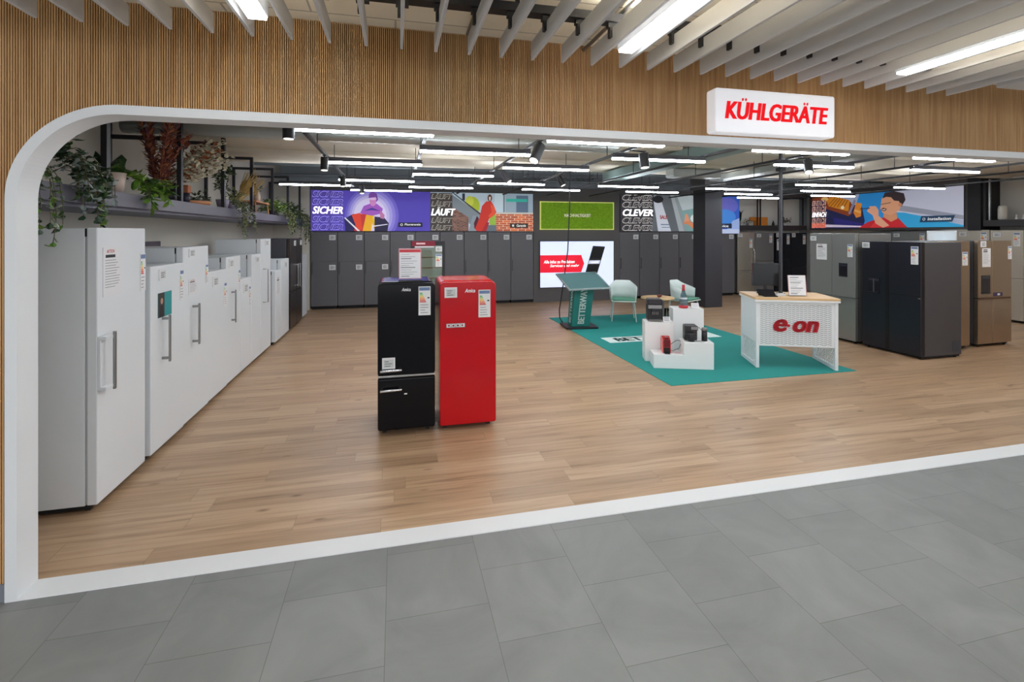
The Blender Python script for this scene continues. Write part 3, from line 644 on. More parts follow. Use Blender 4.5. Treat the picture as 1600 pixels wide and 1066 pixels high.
for sx in (0, 0.99):
    m = MB().box(sx,sx+.04,0,.045,0,.905,CW).box(sx,sx+.04,.635,.68,0,.905,CW).box(sx,sx+.04,.045,.635,0,.05,CW).box(sx+.005,sx+.035,.045,.635,.34,.905,CW).box(sx,sx+.04,.02,.66,-.006,0.0,GASK)
    g = m.build('side_panel', t, bevel=.002)
    q = MB()
    for i in range(-7, 13):                              # crossed wires of the see-through part
        for s in (1, -1):
            y0 = .045+i*.06; pts = []
            a = (y0, .05) if s > 0 else (y0+.30, .05); b_ = (y0+.30, .34) if s > 0 else (y0, .34)
            lo, hi = .045, .635
            def cl(p, q_):
                (ya,za),(yb,zb) = p, q_
                if ya < lo: k_ = (lo-ya)/(yb-ya); ya, za = lo, za+(zb-za)*k_
                if ya > hi: k_ = (hi-ya)/(yb-ya); ya, za = hi, za+(zb-za)*k_
                return ya, za
            if max(a[0],b_[0]) <= lo or min(a[0],b_[0]) >= hi: continue
            pa = cl(a,b_); pb = cl(b_,a)
            if abs(pa[0]-pb[0]) < .01: continue
            q.tube([(sx+.02,pa[0],pa[1]),(sx+.02,pb[0],pb[1])], .0055, CW, 5)
    q.build('lattice', g)
m = MB().box(.04,.99,.012,.030,.30,.905,CW)
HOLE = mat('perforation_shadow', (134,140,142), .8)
LH, sp = .05, .026
for r in range(int(.56/sp)):
    for c_ in range(18):
        x0 = .055+c_*LH; z0 = .325+r*sp
        if z0+.03 > .895 or x0+LH > .985: continue
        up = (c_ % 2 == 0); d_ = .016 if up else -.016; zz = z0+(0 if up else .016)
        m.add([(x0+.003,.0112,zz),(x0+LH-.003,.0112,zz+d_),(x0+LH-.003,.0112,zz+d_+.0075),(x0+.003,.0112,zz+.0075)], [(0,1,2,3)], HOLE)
fp = m.build('front_panel', t)
RED = ink('c42430')
lt = MB(); 
lt.text('e', (.195,-.004,.50), (1,0,0), (.25,0,1), .185, .17, RED, 0, .02, .012).text('on', (.44,-.004,.50), (1,0,0), (.25,0,1), .33, .155, RED, 0, .02, .012)
lt.add([(.412+.02*math.cos(a*math.pi/6), -.004, .585+.02*math.sin(a*math.pi/6)) for a in range(12)], [tuple(range(12))], RED)
lt.build('lettering', t)
def on_counter(x, y, z=.969):                              # counter top coordinates -> room
    return (4.80+x*math.cos(CT)-y*math.sin(CT), 5.715+x*math.sin(CT)+y*math.cos(CT), z)
t = thing('monitor', 'black monitor seen from behind, standing on the left of the white counter', 'monitor', on_counter(.27,.42), CT+R(6))
MB().box(-.19,.17,-.012,.02,.12,.44,mat('screen_black',(16,16,20),.2)).build('screen', t, bevel=.005)
MB().box(-.195,.175,.02,.026,.115,.445,DARKM).build('bezel', t, bevel=.003)
MB().box(-.02,.02,.02,.05,.0,.3,BLACKM).box(-.1,.1,-.05,.1,0,.012,BLACKM).build('stand', t, bevel=.003)
t = thing('card_terminal', 'tilted black tablet on a stand at the front left of the white counter', 'tablet', on_counter(.16,.10), CT)
M = Matrix.Translation((0,0,.045)) @ Matrix.Rotation(R(35), 4, 'X')
MB().box(-.11,.11,-.05,.07,0,.012,mat('tablet_glass',(18,20,28),.12),M).build('tablet', t, bevel=.003); MB().box(-.03,.14,-.04,.10,0,.014,BLACKM).box(-.02,.02,0,.03,.012,.05,BLACKM).build('stand', t)
t = thing('display_stand', 'red-edged paper notice in a stand on the right of the white counter', 'sign', on_counter(.49,.20), CT+R(4))
M = Matrix.Rotation(R(-8),4,'X')
m = MB().box(0,.24,0,.004,.01,.29,PAPER,M)
for i in range(10): m.box(.03,.12+.10*((i*5)%4)/4,-.001,0,.03+.025*i,.034+.025*i+(.006 if i%3==0 else 0),ink('74747a'),M)
for a in ((0,.006,.01,.29),(.234,.24,.01,.29)): m.box(a[0],a[1],-.0012,0,a[2],a[3],ink('b86a70'),M)
m.build('notice', t); MB().box(0,.24,-.03,.07,0,.004,GLASSC).build('acrylic_holder', t)
t = thing('leaflet_stack', 'small stack of white leaflets between tablet and notice on the counter', 'leaflets', on_counter(.34,.2), CT)
m = MB()
for i in range(4): m.box(0,.11,0,.07,.008*i,.008*i+.006,PAPER)
m.build('leaflets', t)
# power pole
x_, y_, _ = on_counter(.50,.52)
t = thing('power_pole', 'dark slim power pole rising from the counter top to the ceiling', 'pole', (x_, y_, 0.0))
MB().box(-.018,.018,-.018,.018,.974,ZC+.01,DARKM).build('pole', t, bevel=.003); MB().box(-.045,.045,-.045,.045,2.75,2.80,BLACKM).box(-.04,.04,-.04,.04,0.969,.978,BLACKM).build('collar', t)

# kiosk
t = thing('information_kiosk', 'teal leaning information kiosk with a tilted touch screen and white lettering', 'kiosk', (3.52, 9.02, 0.007), R(-6))
MB().prismz([(-.33,-.27),(.30,-.27),(.30,.28),(-.33,.28)], 0, .035, BLACKM).build('base', t, bevel=.008)
KT = mat('teal_kiosk', (18,116,110), .45, noise=.04)
zt, zb_ = .86, .035
bot = [(-.20,-.16),(.16,-.16),(.16,.16),(-.20,.16)]; top = [(-.12,-.14),(.26,-.14),(.26,.22),(-.12,.22)]
m = MB().add([(x,y,zb_) for x,y in bot]+[(x,y,zt+(.10 if y > 0 else -.03)) for x,y in top], [(3,2,1,0),(4,5,6,7),(0,1,5,4),(1,2,6,5),(2,3,7,6),(3,0,4,7)], KT); m.build('column', t, bevel=.003)
def k_at(u, v, off=.004):                                  # point on the front of the column
    a = Vector((bot[0][0],bot[0][1],zb_)).lerp(Vector((bot[1][0],bot[1][1],zb_)), u); b_ = Vector((top[0][0],top[0][1],zt-.03)).lerp(Vector((top[1][0],top[1][1],zt-.03)), u)
    return a.lerp(b_, v)+Vector((0,-off,0))
O = k_at(.66,.06); V_ = (k_at(.66,.94)-O); U_ = (k_at(.30,.06)-O)
m = MB().text('BETTERWAY', O, V_/V_.length, U_/U_.length, V_.length, U_.length, ink('dfeeea'), 0, .03); m.build('lettering', t); m = MB()
def s_at(u, v, off=.004):
    a = Vector((bot[3][0],bot[3][1],zb_)).lerp(Vector((bot[0][0],bot[0][1],zb_)), u); b_ = Vector((top[3][0],top[3][1],zt+.1)).lerp(Vector((top[0][0],top[0][1],zt-.03)), u)
    return a.lerp(b_, v)+Vector((-off,0,0))
O = s_at(.72,.06); V_ = (s_at(.72,.9)-O); U_ = (s_at(.28,.06)-O)
m.text('BETTERWAY', O, V_/V_.length, U_/U_.length, V_.length, U_.length, ink('dfeeea'), 0, .03); m.build('lettering', t)
m = MB(); q = [(-.30,-.36,.77),(.52,-.36,.80),(.44,.36,1.05),(-.40,.36,1.02)]
nrm = (Vector(q[1])-Vector(q[0])).cross(Vector(q[3])-Vector(q[0])).normalized()
m.add([tuple(Vector(p)) for p in q]+[tuple(Vector(p)-nrm*.03) for p in q], [(0,1,2,3),(7,6,5,4),(0,4,5,1),(1,5,6,2),(2,6,7,3),(3,7,4,0)], mat('silver_frame',(190,196,196),.3,.6)); m.build('screen_frame', t, bevel=.004)
c_ = sum((Vector(p) for p in q), Vector())/4
m = MB().add([tuple(c_+(Vector(p)-c_)*.94+nrm*.002) for p in q], [(0,1,2,3)], mat('touch_screen',(82,112,114),.12, emit=.25)); m.build('touch_screen', t)
cu = MB().tube([(3.42,9.28,ZC+.49),(3.41,9.28,2.4),(3.385,9.32,1.5),(3.33,9.36,1.0),(3.27,9.36,.6),(3.215,9.35,.3),(3.22,9.34,.14),(3.26,9.28,.05)], .012, BLACKM, 8)
tag(cu.build('power_cable'), 'long black cable hanging from the ceiling down to the kiosk base', 'cable')

# plinths
PW = mat('white_plinth_laminate', (232,232,232), .4, noise=.008)
PT = R(-20)
def plinth(label, loc, boxes):
    m = MB()
    for b in boxes: m.box(*b, PW)
    t = m.build('display_plinth', loc=loc, bevel=.003); t.rotation_euler = (0,0,PT); return tag(t, label, 'plinth', 'white display plinths')
P1 = (3.49, 6.375, .006); P2 = (3.99, 6.46, .006); P3 = (3.425, 6.02, .006)
plinth('mid-height white plinth carrying the black coffee machine', P1, [(0,.40,0,.27,0,.562)])
plinth('tallest white plinth carrying the bottle, behind the two others', P2, [(0,.44,0,.28,0,.724)])
m = MB().add([(x,y,z) for y in (0,.30) for x,z in ((0,0),(.79,0),(.79,.36),(.40,.36),(.40,.185),(0,.185))], [(0,1,2,3,4,5),(11,10,9,8,7,6)]+[((i+1)%6,i,i+6,(i+1)%6+6) for i in range(6)], PW)
# the front left edge is cut back as on the photo
t = m.build('display_plinth', loc=P3, bevel=.003); t.rotation_euler = (0,0,PT); tag(t, 'low stepped white plinth in front, carrying the red and the black machine', 'plinth', 'white display plinths')
def on(P, x, y, z): return (P[0]+x*math.cos(PT)-y*math.sin(PT), P[1]+x*math.sin(PT)+y*math.cos(PT), P[2]+z)
# black coffee machine
t = thing('coffee_machine', 'black bean-to-cup coffee machine with silver base on the mid-height plinth', 'coffee machine', on(P1,.05,.06,.563), PT)
MB().box(0,.20,.02,.20,.018,.235,BLACKM).build('body', t, bevel=.008)
MB().box(0,.20,0,.20,.235,.32,mat('machine_dark',(44,40,44),.3)).build('head', t, bevel=.012, seg=3)
MB().box(.004,.196,-.002,.0,.185,.235,STEELH).build('front_band', t); MB().box(.0,.2,-.01,.2,0,.018,STEELH).build('base_plate', t, bevel=.003)
m = MB().box(.055,.15,-.015,.02,.12,.185,BLACKM)
for xx in (.06,.085,.11,.135): m.tube([(xx,-.02,.10),(xx,-.02,.14)], .006, STEELH, 8)
m.build('spout', t); MB().box(.02,.18,-.045,.02,.01,.035,mat('drip_tray',(120,120,118),.3,.7)).build('drip_tray', t)
MB().box(.205,.235,.03,.17,.02,.30,mat('milk_container',(72,76,74),.3)).build('water_tank', t, bevel=.005)
m = MB(); m.box(0,.10,0,.003,0,.075,PAPER,Matrix.Rotation(R(-20),4,'X'))
for i in range(3): m.box(.012,.088,-.001,0,.015+.02*i,.025+.02*i,ink('6a6a70'),Matrix.Rotation(R(-20),4,'X'))
o = m.build('price_card', loc=on(P1,.26,.03,.564)); o.rotation_euler = (0,0,PT); tag(o, 'white price card beside the black coffee machine', 'price card', 'price cards on the plinths')
t = thing('glass_tumbler', 'tall glass tumbler with a yellowish drink behind the price card', 'glass', on(P1,.34,.20,.563))
MB().lathe([(.03,0),(.036,.17),(.033,.17),(.028,.006),(0,.006)], GLASSC, 20).build('glass', t); MB().lathe([(.0265,.008),(.031,.13),(0,.13)], mat('pale_drink',(170,168,110),.2), 20).build('drink', t)
# bottle
t = thing('sparkling_water_bottle', 'blue-grey clear bottle with red cap and red foot on the tallest plinth', 'bottle', on(P2,.17,.09,.725))
MB().lathe([(.062,.03),(.064,.05),(.06,.11),(.045,.18),(.026,.235),(.021,.27),(.02,.30),(0,.30)], mat('bottle_glass',(140,160,168),.08,trans=.75), 28).build('bottle', t)
MB().lathe([(.0,0),(.066,0),(.068,.03),(.062,.045),(0,.045)], mat('red_cap',(190,48,58),.35), 28).build('foot', t)
MB().lathe([(.024,.26),(.025,.275),(.021,.285),(.022,.345),(0,.348)], mat('red_cap',(190,48,58),.35), 20).build('cap', t)
m = MB().lathe([(.0606,.10),(.0512,.155)], ink('c9d2d6'), 28); m.build('label', t)
m = MB(); m.box(0,.11,0,.003,0,.08,PAPER,Matrix.Rotation(R(-15),4,'X'))
for i in range(3): m.box(.015,.095,-.001,0,.015+.02*i,.022+.02*i,ink('b0b0b4'),Matrix.Rotation(R(-15),4,'X'))
o = m.build('price_card', loc=on(P2,.275,.05,.726)); o.rotation_euler = (0,0,PT); tag(o, 'white price card right of the bottle on the tallest plinth', 'price card', 'price cards on the plinths')
# red capsule machine
t = thing('capsule_machine', 'red rounded capsule coffee machine on the low step of the front plinth', 'coffee machine', on(P3,.135,.10,.186), PT)
RDM = mat('red_gloss_plastic', (208,52,52), .22, coat=.3); DRD = mat('dark_red_plastic', (104,16,30), .25)
poly = [(-.02,0),(.16,0),(.17,.10),(.165,.17),(.14,.21),(.09,.222),(.03,.205),(-.015,.17)]
m = MB().add([(x,y,z) for x in (.0,.11) for y,z in poly], [tuple(range(8)), tuple(reversed(range(8,16)))]+[((i+1)%8,i,i+8,(i+1)%8+8) for i in range(8)], RDM); m.build('body', t, bevel=.012, seg=3)
MB().box(.012,.098,-.026,-.012,.085,.19,DRD).build('front_cover', t, bevel=.006)
MB().box(.012,.098,-.024,-.012,.0,.08,mat('machine_black',(16,18,18),.25)).box(.02,.09,-.07,-.02,.0,.012,mat('machine_black',(16,18,18),.25)).build('cup_bay', t, bevel=.002)
MB().box(.03,.08,-.035,.04,.20,.222,DRD).build('lever', t, bevel=.006)
MB().tube([(.05,.17,.02),(.10,.20,.03),(.16,.19,.09),(.22,.17,.14),(.26,.14,.15),(.27,.10,.12),(.24,.09,.05),(.16,.10,.012),(.12,.12,.012)], .004, BLACKM, 6).build('cable', t)
m = MB().box(0,.09,0,.10,0,.002,PAPER).box(.01,.08,.03,.08,.002,.003,ink('e7b8c0')); o = m.build('price_card', loc=on(P3,.29,.06,.1865)); o.rotation_euler=(0,0,PT); tag(o,'flat price card lying beside the red capsule machine','price card','price cards on the plinths')
# black espresso machine
t = thing('espresso_machine', 'small black pump coffee machine with jug on the high step of the front plinth', 'coffee machine', on(P3,.44,.08,.361), PT)
DM = mat('machine_graphite', (62,60,60), .35)
MB().box(.0,.17,.06,.19,0,.20,DM).build('body', t, bevel=.01); MB().box(.01,.16,-.01,.19,.15,.205,BLACKM).box(.07,.165,-.012,-.01,.16,.20,STEELH).build('head', t, bevel=.006)
MB().lathe([(.045,0),(.055,.05),(.06,.10),(.05,.115),(.0,.115)], BLACKM, 24, (.07,.0,.0)).build('jug', t); MB().tube([(.015,-.01,.09),(-.02,-.02,.08),(-.02,-.02,.03),(.02,-.01,.02)], .006, BLACKM, 8).build('jug_handle', t)
MB().tube([(.17,.15,.15),(.22,.16,.16),(.27,.15,.10),(.30,.16,.08)], .004, BLACKM, 6).build('cable', t)
t = thing('coffee_grinder', 'black cylindrical grinder with grey lid at the right end of the front plinth', 'grinder', on(P3,.70,.13,.361))
MB().lathe([(.038,0),(.036,.14),(0,.14)], BLACKM, 24).build('body', t); MB().lathe([(.037,.14),(.037,.175),(.03,.18),(0,.18)], mat('grey_lid',(128,120,118),.3), 24).build('lid', t)
m = MB().box(0,.10,0,.10,0,.002,PAPER).box(.01,.09,.02,.08,.002,.003,ink('8e8e94')); o = m.build('price_card', loc=on(P3,.56,.03,.3625)); o.rotation_euler=(0,0,PT); tag(o,'flat price card between the black machine and the grinder','price card','price cards on the plinths')

# chairs and table
MINT = mat('pale_mint_shell', (204,214,211), .5, noise=.02); CUSH = mat('green_cushion', (96,150,128), .9, noise=.08, nscale=30)
def armchair(label, loc, rz):
    t = thing('armchair', label, 'chair', loc, rz, 'mint armchairs at the round table')
    m = MB(); n = 24; vs = []
    for i in range(n+1):                                   # shell wraps round the back, arms fall away to the front
        a = R(-118+236*i/n); f = abs(a)/R(118)
        top_ = .82-.17*max(0,(f-.30)/.70)**.6 if f > .30 else .82
        rx, ry = .27, .25
        for j, z in enumerate((.43, .55, .66, top_)):
            if j == 2: z = .43+(top_-.43)*.6
            if j == 1: z = .43+(top_-.43)*.3
            k_ = 1+.10*(z-.43)/.39
            vs.append((math.sin(a)*rx*k_, math.cos(a)*ry*k_, z))
    fs = [(i*4+j, i*4+j+1, (i+1)*4+j+1, (i+1)*4+j) for i in range(n) for j in range(3)]
    m.add(vs, fs, MINT, True); m.build('backrest', t, solid=.014)
    m = MB().prismz([(-.25,-.26),(.25,-.26),(.27,.1),(.2,.24),(-.2,.24),(-.27,.1)], .405, .43, MINT); m.build('seat', t, bevel=.01)
    m = MB().prismz([(-.225,-.25),(.225,-.25),(.235,.08),(.17,.20),(-.17,.20),(-.235,.08)], .431, .465, CUSH); m.build('cushion', t, bevel=.012)
    for sx, sy in ((-1,-1),(1,-1),(-1,1),(1,1)):
        MB().tube([(sx*.21,sy*.19,.41),(sx*.25,sy*.245,0)], [.014,.010], MINT, 10).build('leg', t)
    return t
armchair('pale mint armchair with green cushion, left of the round table beside the kiosk', (4.70,9.52,.006), R(-22))
armchair('pale mint armchair with green cushion, right of the round table behind the bottle', (6.0,9.30,.006), R(28))
t = thing('round_table', 'small round oak table with crossed wooden legs between the mint armchairs', 'table', (5.22,9.02,.006))
MB().lathe([(0,.50),(.33,.50),(.335,.515),(.33,.53),(0,.53)], WOODT, 40).build('tabletop', t)
for k in range(3):
    a = R(35+120*k); MB().tube([(-math.cos(a)*.10,-math.sin(a)*.10,.50),(math.cos(a)*.30,math.sin(a)*.30,.0)], [.018,.016], mat('pale_oak_leg',(190,170,128),.5), 10).build('leg', t)
t = thing('table_ornament', 'small dark red bowl on the round table', 'bowl', (5.24,8.98,.536))
MB().lathe([(.02,0),(.045,.02),(.055,.05),(.05,.05),(.038,.024),(0,.012)], mat('dark_red_ceramic',(110,52,56),.3), 20).build('bowl', t)

# ================================================================== POSTERS AND SCREENS
class Art:
    # flat artwork: O lower left corner, U right, N out of the wall
    def __init__(s, O, U, N, w_, h_): s.O=Vector(O); s.U=Vector(U); s.N=Vector(N); s.W=w_; s.H=h_; s.k=0; s.m=MB(); s.E=.35
    def P(s, u, v, k=None): return s.O+s.U*(u*s.W)+Vector((0,0,v*s.H))+s.N*(.001*(s.k if k is None else k))
    def poly(s, pts, c, e=None):
        for ax, lo, sg in ((0,0,1),(0,1,-1),(1,0,1),(1,1,-1)):
            res = []
            for i in range(len(pts)):
                p, q = pts[i-1], pts[i]; ip = sg*(p[ax]-lo) >= 0; iq = sg*(q[ax]-lo) >= 0
                if ip != iq:
                    f = (lo-p[ax])/(q[ax]-p[ax]); res.append((p[0]+(q[0]-p[0])*f, p[1]+(q[1]-p[1])*f))
                if iq: res.append(q)
            pts = res
        s.k += 1; s.m.add([s.P(*p) for p in pts], [tuple(range(len(pts)))], ink(c, s.E if e is None else e)); return s
    def rect(s, u0, u1, v0, v1, c): return s.poly([(u0,v0),(u1,v0),(u1,v1),(u0,v1)], c)
    def ell(s, u, v, ru, rv, c, n=28): return s.poly([(u+ru*math.cos(2*math.pi*i/n), v+rv*math.sin(2*math.pi*i/n)) for i in range(n)], c)
    def text(s, t, u0, u1, v0, v1, c, sh=.25, b=.03):
        s.k += 1; s.m.text(t, s.P(u0,v0), s.U, (0,0,1), (u1-u0)*s.W, (v1-v0)*s.H, ink(c, s.E), sh, b); return s
    def outl(s, t, u0, u1, v0, v1, c, back): s.text(t, u0-.002, u1+.002, v0-.006, v1+.006, c, .25, .055); return s.text(t, u0+.002, u1-.002, v0+.008, v1-.008, back, .25, .012)
    def frame(s, dep=.03, c=BLACKM):
        A = s.O-s.N*dep; B = s.O+s.U*s.W+Vector((0,0,s.H)); m = s.m
        xs = sorted((A.x,B.x)); ys = sorted((A.y,B.y)); m.box(xs[0],xs[1],ys[0],ys[1],s.O.z-.006,s.O.z+s.H+.006,c); return s
    def done(s, name, label, cat, g=None): return tag(s.m.build(name), label, cat, g)
YB = 12.525; NB = (0,-1,0); UB = (1,0,0)
# 1 purple
a = Art((-1.975,YB-.03,1.895), UB, NB, 2.83, .99).frame()
a.rect(0,1,0,1,'5e4fc0'); a.rect(.62,1,0,1,'5548b4')
for i, c in enumerate(('7064c8','8a80d6','a89fe2','c4bcec','d8d2f4')): a.ell(.50-.004*i,.38,.225-.022*i,.72-.07*i,c)
a.rect(0,.265,0,1,'5a4ca8')
for i, v in enumerate((.83,.64,.22,.03)): a.outl('SICHER',.012,.26,v,v+.14,'b6aeea','4a3c98')
a.text('SICHER',.012,.26,.42,.60,'f4f2fb',.25,.05)
a.poly([(.27,.30),(.34,.42),(.40,.42),(.44,.10),(.38,0),(.28,0)],'2c2a5e').poly([(.35,.0),(.38,.43),(.46,.42),(.45,0)],'c83a3c').poly([(.33,.40),(.40,.45),(.42,.05),(.38,.02)],'e04a34')
a.poly([(.42,0),(.45,.40),(.52,.42),(.49,0)],'f0b32e').poly([(.50,.38),(.56,.10),(.51,.06)],'e8c22e').poly([(.52,.36),(.60,.34),(.64,.20),(.63,0),(.52,0)],'2a2444').poly([(.27,.32),(.275,.34),(.40,.0),(.38,0)],'f2f0f8').poly([(.5,.13),(.63,.18),(.63,.16),(.5,.10)],'e0dcf0')
a.poly([(.40,.44),(.43,.62),(.48,.68),(.54,.68),(.59,.56),(.58,.44),(.50,.38)],'a45cc0').poly([(.57,.52),(.605,.40),(.60,.30),(.57,.32),(.565,.42)],'c07aa8').poly([(.43,.50),(.50,.58),(.57,.50),(.50,.52)],'4a3a9a')
a.ell(.507,.74,.028,.12,'d08ac4').poly([(.47,.82),(.475,.93),(.505,.98),(.54,.93),(.55,.78),(.535,.72),(.53,.85)],'7c4aa6').ell(.507,.80,.03,.028,'e8c8f0')
a.rect(.722,.93,.105,.215,'1e1c2c').text('Plusgarantie',.775,.915,.125,.195,'f0f0f4',.15,.02).ell(.75,.16,.011,.03,'f0f0f4').ell(.75,.16,.007,.02,'1e1c2c')
a.done('illuminated_poster','purple illuminated poster reading SICHER on the left of the back wall','poster','illuminated posters')
# 2 brick
a = Art((.858,YB-.03,1.895), UB, NB, 2.70, .99).frame()
a.rect(0,1,0,1,'b4c6d4').poly([(.60,.5),(.78,.5),(.80,1),(.62,1)],'c2d4de').rect(.72,1,.45,1,'98acba').rect(.83,.95,.45,.95,'5e7088').rect(.73,.94,.78,.86,'3ab4a4').rect(.70,.715,.45,1,'6c7a86')
a.ell(.40,.66,.07,.24,'a8b838',16).ell(.37,.78,.04,.14,'c2c84a',12).ell(.60,.28,.04,.18,'96ba4c',14)
a.poly([(.20,.95),(.47,.46),(.47,.30),(.40,.12),(.20,.62)],'7e8890').poly([(.20,1),(.215,1),(.48,.46),(.47,.43)],'3a3e44').poly([(.36,0),(.40,.40),(.46,.42),(.50,.0)],'8a98a4').rect(.30,.325,.8,.98,'2c3038')
def bricks(u0,u1,v0,v1,nu,nv,cs,mortar,slope=0):
    a.poly([(u0,v0+0),(u1,v0-0),(u1,v1-slope),(u0,v1)], mortar); a.k += 1; rnd = random.Random(3)
    for j in range(nv):
        for i in range(nu+1):
            x0 = u0+(u1-u0)*(i-.5*(j%2))/nu; x1 = x0+(u1-u0)/nu*.92; x0 = max(x0,u0); x1 = min(x1,u1)
            if x1 <= x0+.004: continue
            f0 = (x0-u0)/(u1-u0); f1 = (x1-u0)/(u1-u0); z = lambda f, t: v0+(v1-slope*f-v0)*t
            a.m.add([a.P(x0,z(f0,(j+.06)/nv)),a.P(x1,z(f1,(j+.06)/nv)),a.P(x1,z(f1,(j+.92)/nv)),a.P(x0,z(f0,(j+.92)/nv))], [(0,1,2,3)], ink(rnd.choice(cs), a.E))
bricks(0,.36,0,.98,11,14,('7a4c3e','6a4238','8a5a48','5c3c34'),'98948e',.62)
bricks(.625,1,0,.46,5,8,('c8623a','b4543a','d87444','bc5e3e'),'e8d4bc')
a.rect(.60,1,.45,.50,'c8c4bc').rect(.45,.63,0,.16,'66737e')
a.rect(0,.205,0,.98,'44403e')
for i, v in enumerate((.83,.64,.22,.03)): a.outl('LÄUFT',.01,.20,v,v+.14,'c9c4bc','383430')
a.text('LÄUFT',.005,.235,.40,.62,'f6f6f6',.25,.05)
a.poly([(.47,.42),(.49,.66),(.53,.78),(.58,.78),(.61,.64),(.63,.50),(.60,.40),(.56,.34),(.53,.12),(.49,0),(.44,0),(.41,.10),(.46,.30)],'c8382e').poly([(.57,.72),(.615,.62),(.625,.46),(.57,.34),(.55,.40),(.585,.50)],'e2563a').poly([(.42,.05),(.46,.32),(.44,.40),(.41,.20)],'5a2430').poly([(.485,0),(.535,.24),(.56,.22),(.53,.0)],'a82a34').ell(.565,.87,.022,.095,'5c3a30').poly([(.555,.90),(.575,.90),(.57,.80),(.56,.80)],'e8d8d0')
a.rect(.765,.945,.09,.205,'38302c').text('Garantie',.83,.925,.115,.185,'f0eee8',.15,.02).rect(.785,.805,.12,.175,'f0eee8')
a.done('illuminated_poster','illuminated poster reading LÄUFT with a person in red overalls by brick walls','poster','illuminated posters')
# 3 moss picture and TV on the centre panel
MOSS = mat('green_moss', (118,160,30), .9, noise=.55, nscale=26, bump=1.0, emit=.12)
t = thing('moss_picture', 'green moss wall picture with pale lettering and bright frame', 'wall picture', (3.745,12.47,1.935))
MB().box(.02,2.10,-.018,.03,.02,.735,MOSS).build('moss', t)
m = MB()
for b in ((0,2.12,0,.022),(0,2.12,.733,.755),(0,.022,0,.755),(2.098,2.12,0,.755)): m.box(b[0],b[1],-.03,.03,b[2],b[3],ink('d6dc7c',.35))
m.build('frame', t)
MB().text('NACHHALTIGKEIT',(.68,-.024,.345),(1,0,0),(0,0,1),.76,.085,ink('e8dccc',.3),0,.02).build('lettering', t)
t = thing('television', 'large screen showing a red arrow banner and a dark phone on pale blue', 'screen', (3.735,12.47,.375))
MB().box(0,2.145,-.005,.03,0,1.26,BLACKM).build('casing', t, bevel=.003)
a = Art((3.75,12.464,.39), UB, NB, 2.115, 1.23); a.E = .75
a.rect(0,1,0,1,'cdd6f2').poly([(0,.32),(.55,.32),(.59,.51),(.55,.70),(0,.70)],'d4142e').text('Alle Infos zu Produkten',.045,.46,.52,.59,'ffffff',.2,.02).text('Services und mehr',.13,.52,.44,.50,'ffffff',.2,.02)
a.poly([(.60,.28),(.77,.28),(.88,.88),(.71,.90)],'1a1a1e').poly([(.645,.5),(.80,.5),(.815,.575),(.66,.575)],'b4b8c6').poly([(.67,.62),(.825,.62),(.866,.86),(.72,.87)],'060608').poly([(.625,.32),(.762,.32),(.79,.47),(.652,.47)],'08080a').text('mobil',.685,.785,.515,.555,'ffffff',.2,.02)
o = a.m.build('screen_image', t); o.matrix_parent_inverse = Matrix.Translation((-3.735,-12.47,-.375))
# 4 CLEVER
a = Art((6.085,YB-.03,1.895), UB, NB, 2.76, 1.03).frame()
a.rect(0,1,0,1,'8f9aa0').rect(0,.37,0,1,'343238').poly([(.34,0),(.40,1),(.56,1),(.66,0)],'62686e').poly([(.42,0),(.37,.82),(.46,.82),(.57,0)],'cfd4e0').ell(.42,.88,.06,.1,'26262a').text('SALE',.44,.525,.34,.44,'a8323c',0,.04).rect(.45,.55,.17,.20,'7888a0').rect(.46,.56,.10,.12,'7888a0')
a.poly([(.56,1),(.60,1),(.72,0),(.66,0)],'a8b0b4').poly([(.63,1),(1,1),(1,.72),(.70,.58)],'b8c4c8').poly([(.68,.56),(1,.70),(1,0),(.75,0)],'7fa4a4').poly([(.93,.30),(.96,.64),(1,.76),(1,.2)],'3f8ed0').ell(.86,.36,.07,.13,'e0e8e4',10).poly([(.74,.44),(.80,.26),(.98,.02),(.86,.0),(.76,.20),(.71,.20)],'d9895e').poly([(.73,.48),(.76,.48),(.78,.30),(.72,.26)],'e09a78').poly([(.92,.16),(1,.44),(1,0),(.96,0)],'e0b63c')
for i, v in enumerate((.84,.65,.22,.02)): a.outl('CLEVER',.02,.35,v,v+.145,'d4d2d0','2a282c')
a.text('CLEVER',.02,.36,.415,.60,'f6f6f6',.25,.05)
a.done('illuminated_poster','illuminated poster reading CLEVER with a hand opening a door','poster','illuminated posters')
# 5 blue
a = Art((8.95,12.455,1.83), UB, NB, .93, 1.09).frame()
a.rect(0,1,0,1,'3a62c4').ell(.55,.75,.4,.22,'6a6cc8').ell(.45,.45,.42,.2,'4a8ce0').rect(0,1,0,.12,'c0ccec').poly([(.55,.12),(1,.12),(1,.42),(.75,.34)],'9cb4e4').rect(0,.72,.14,.27,'26304c').text('Service',.12,.6,.17,.24,'f0f4fa',.1,.02)
a.done('illuminated_poster','narrow blue illuminated poster right of the dark column','poster','illuminated posters')
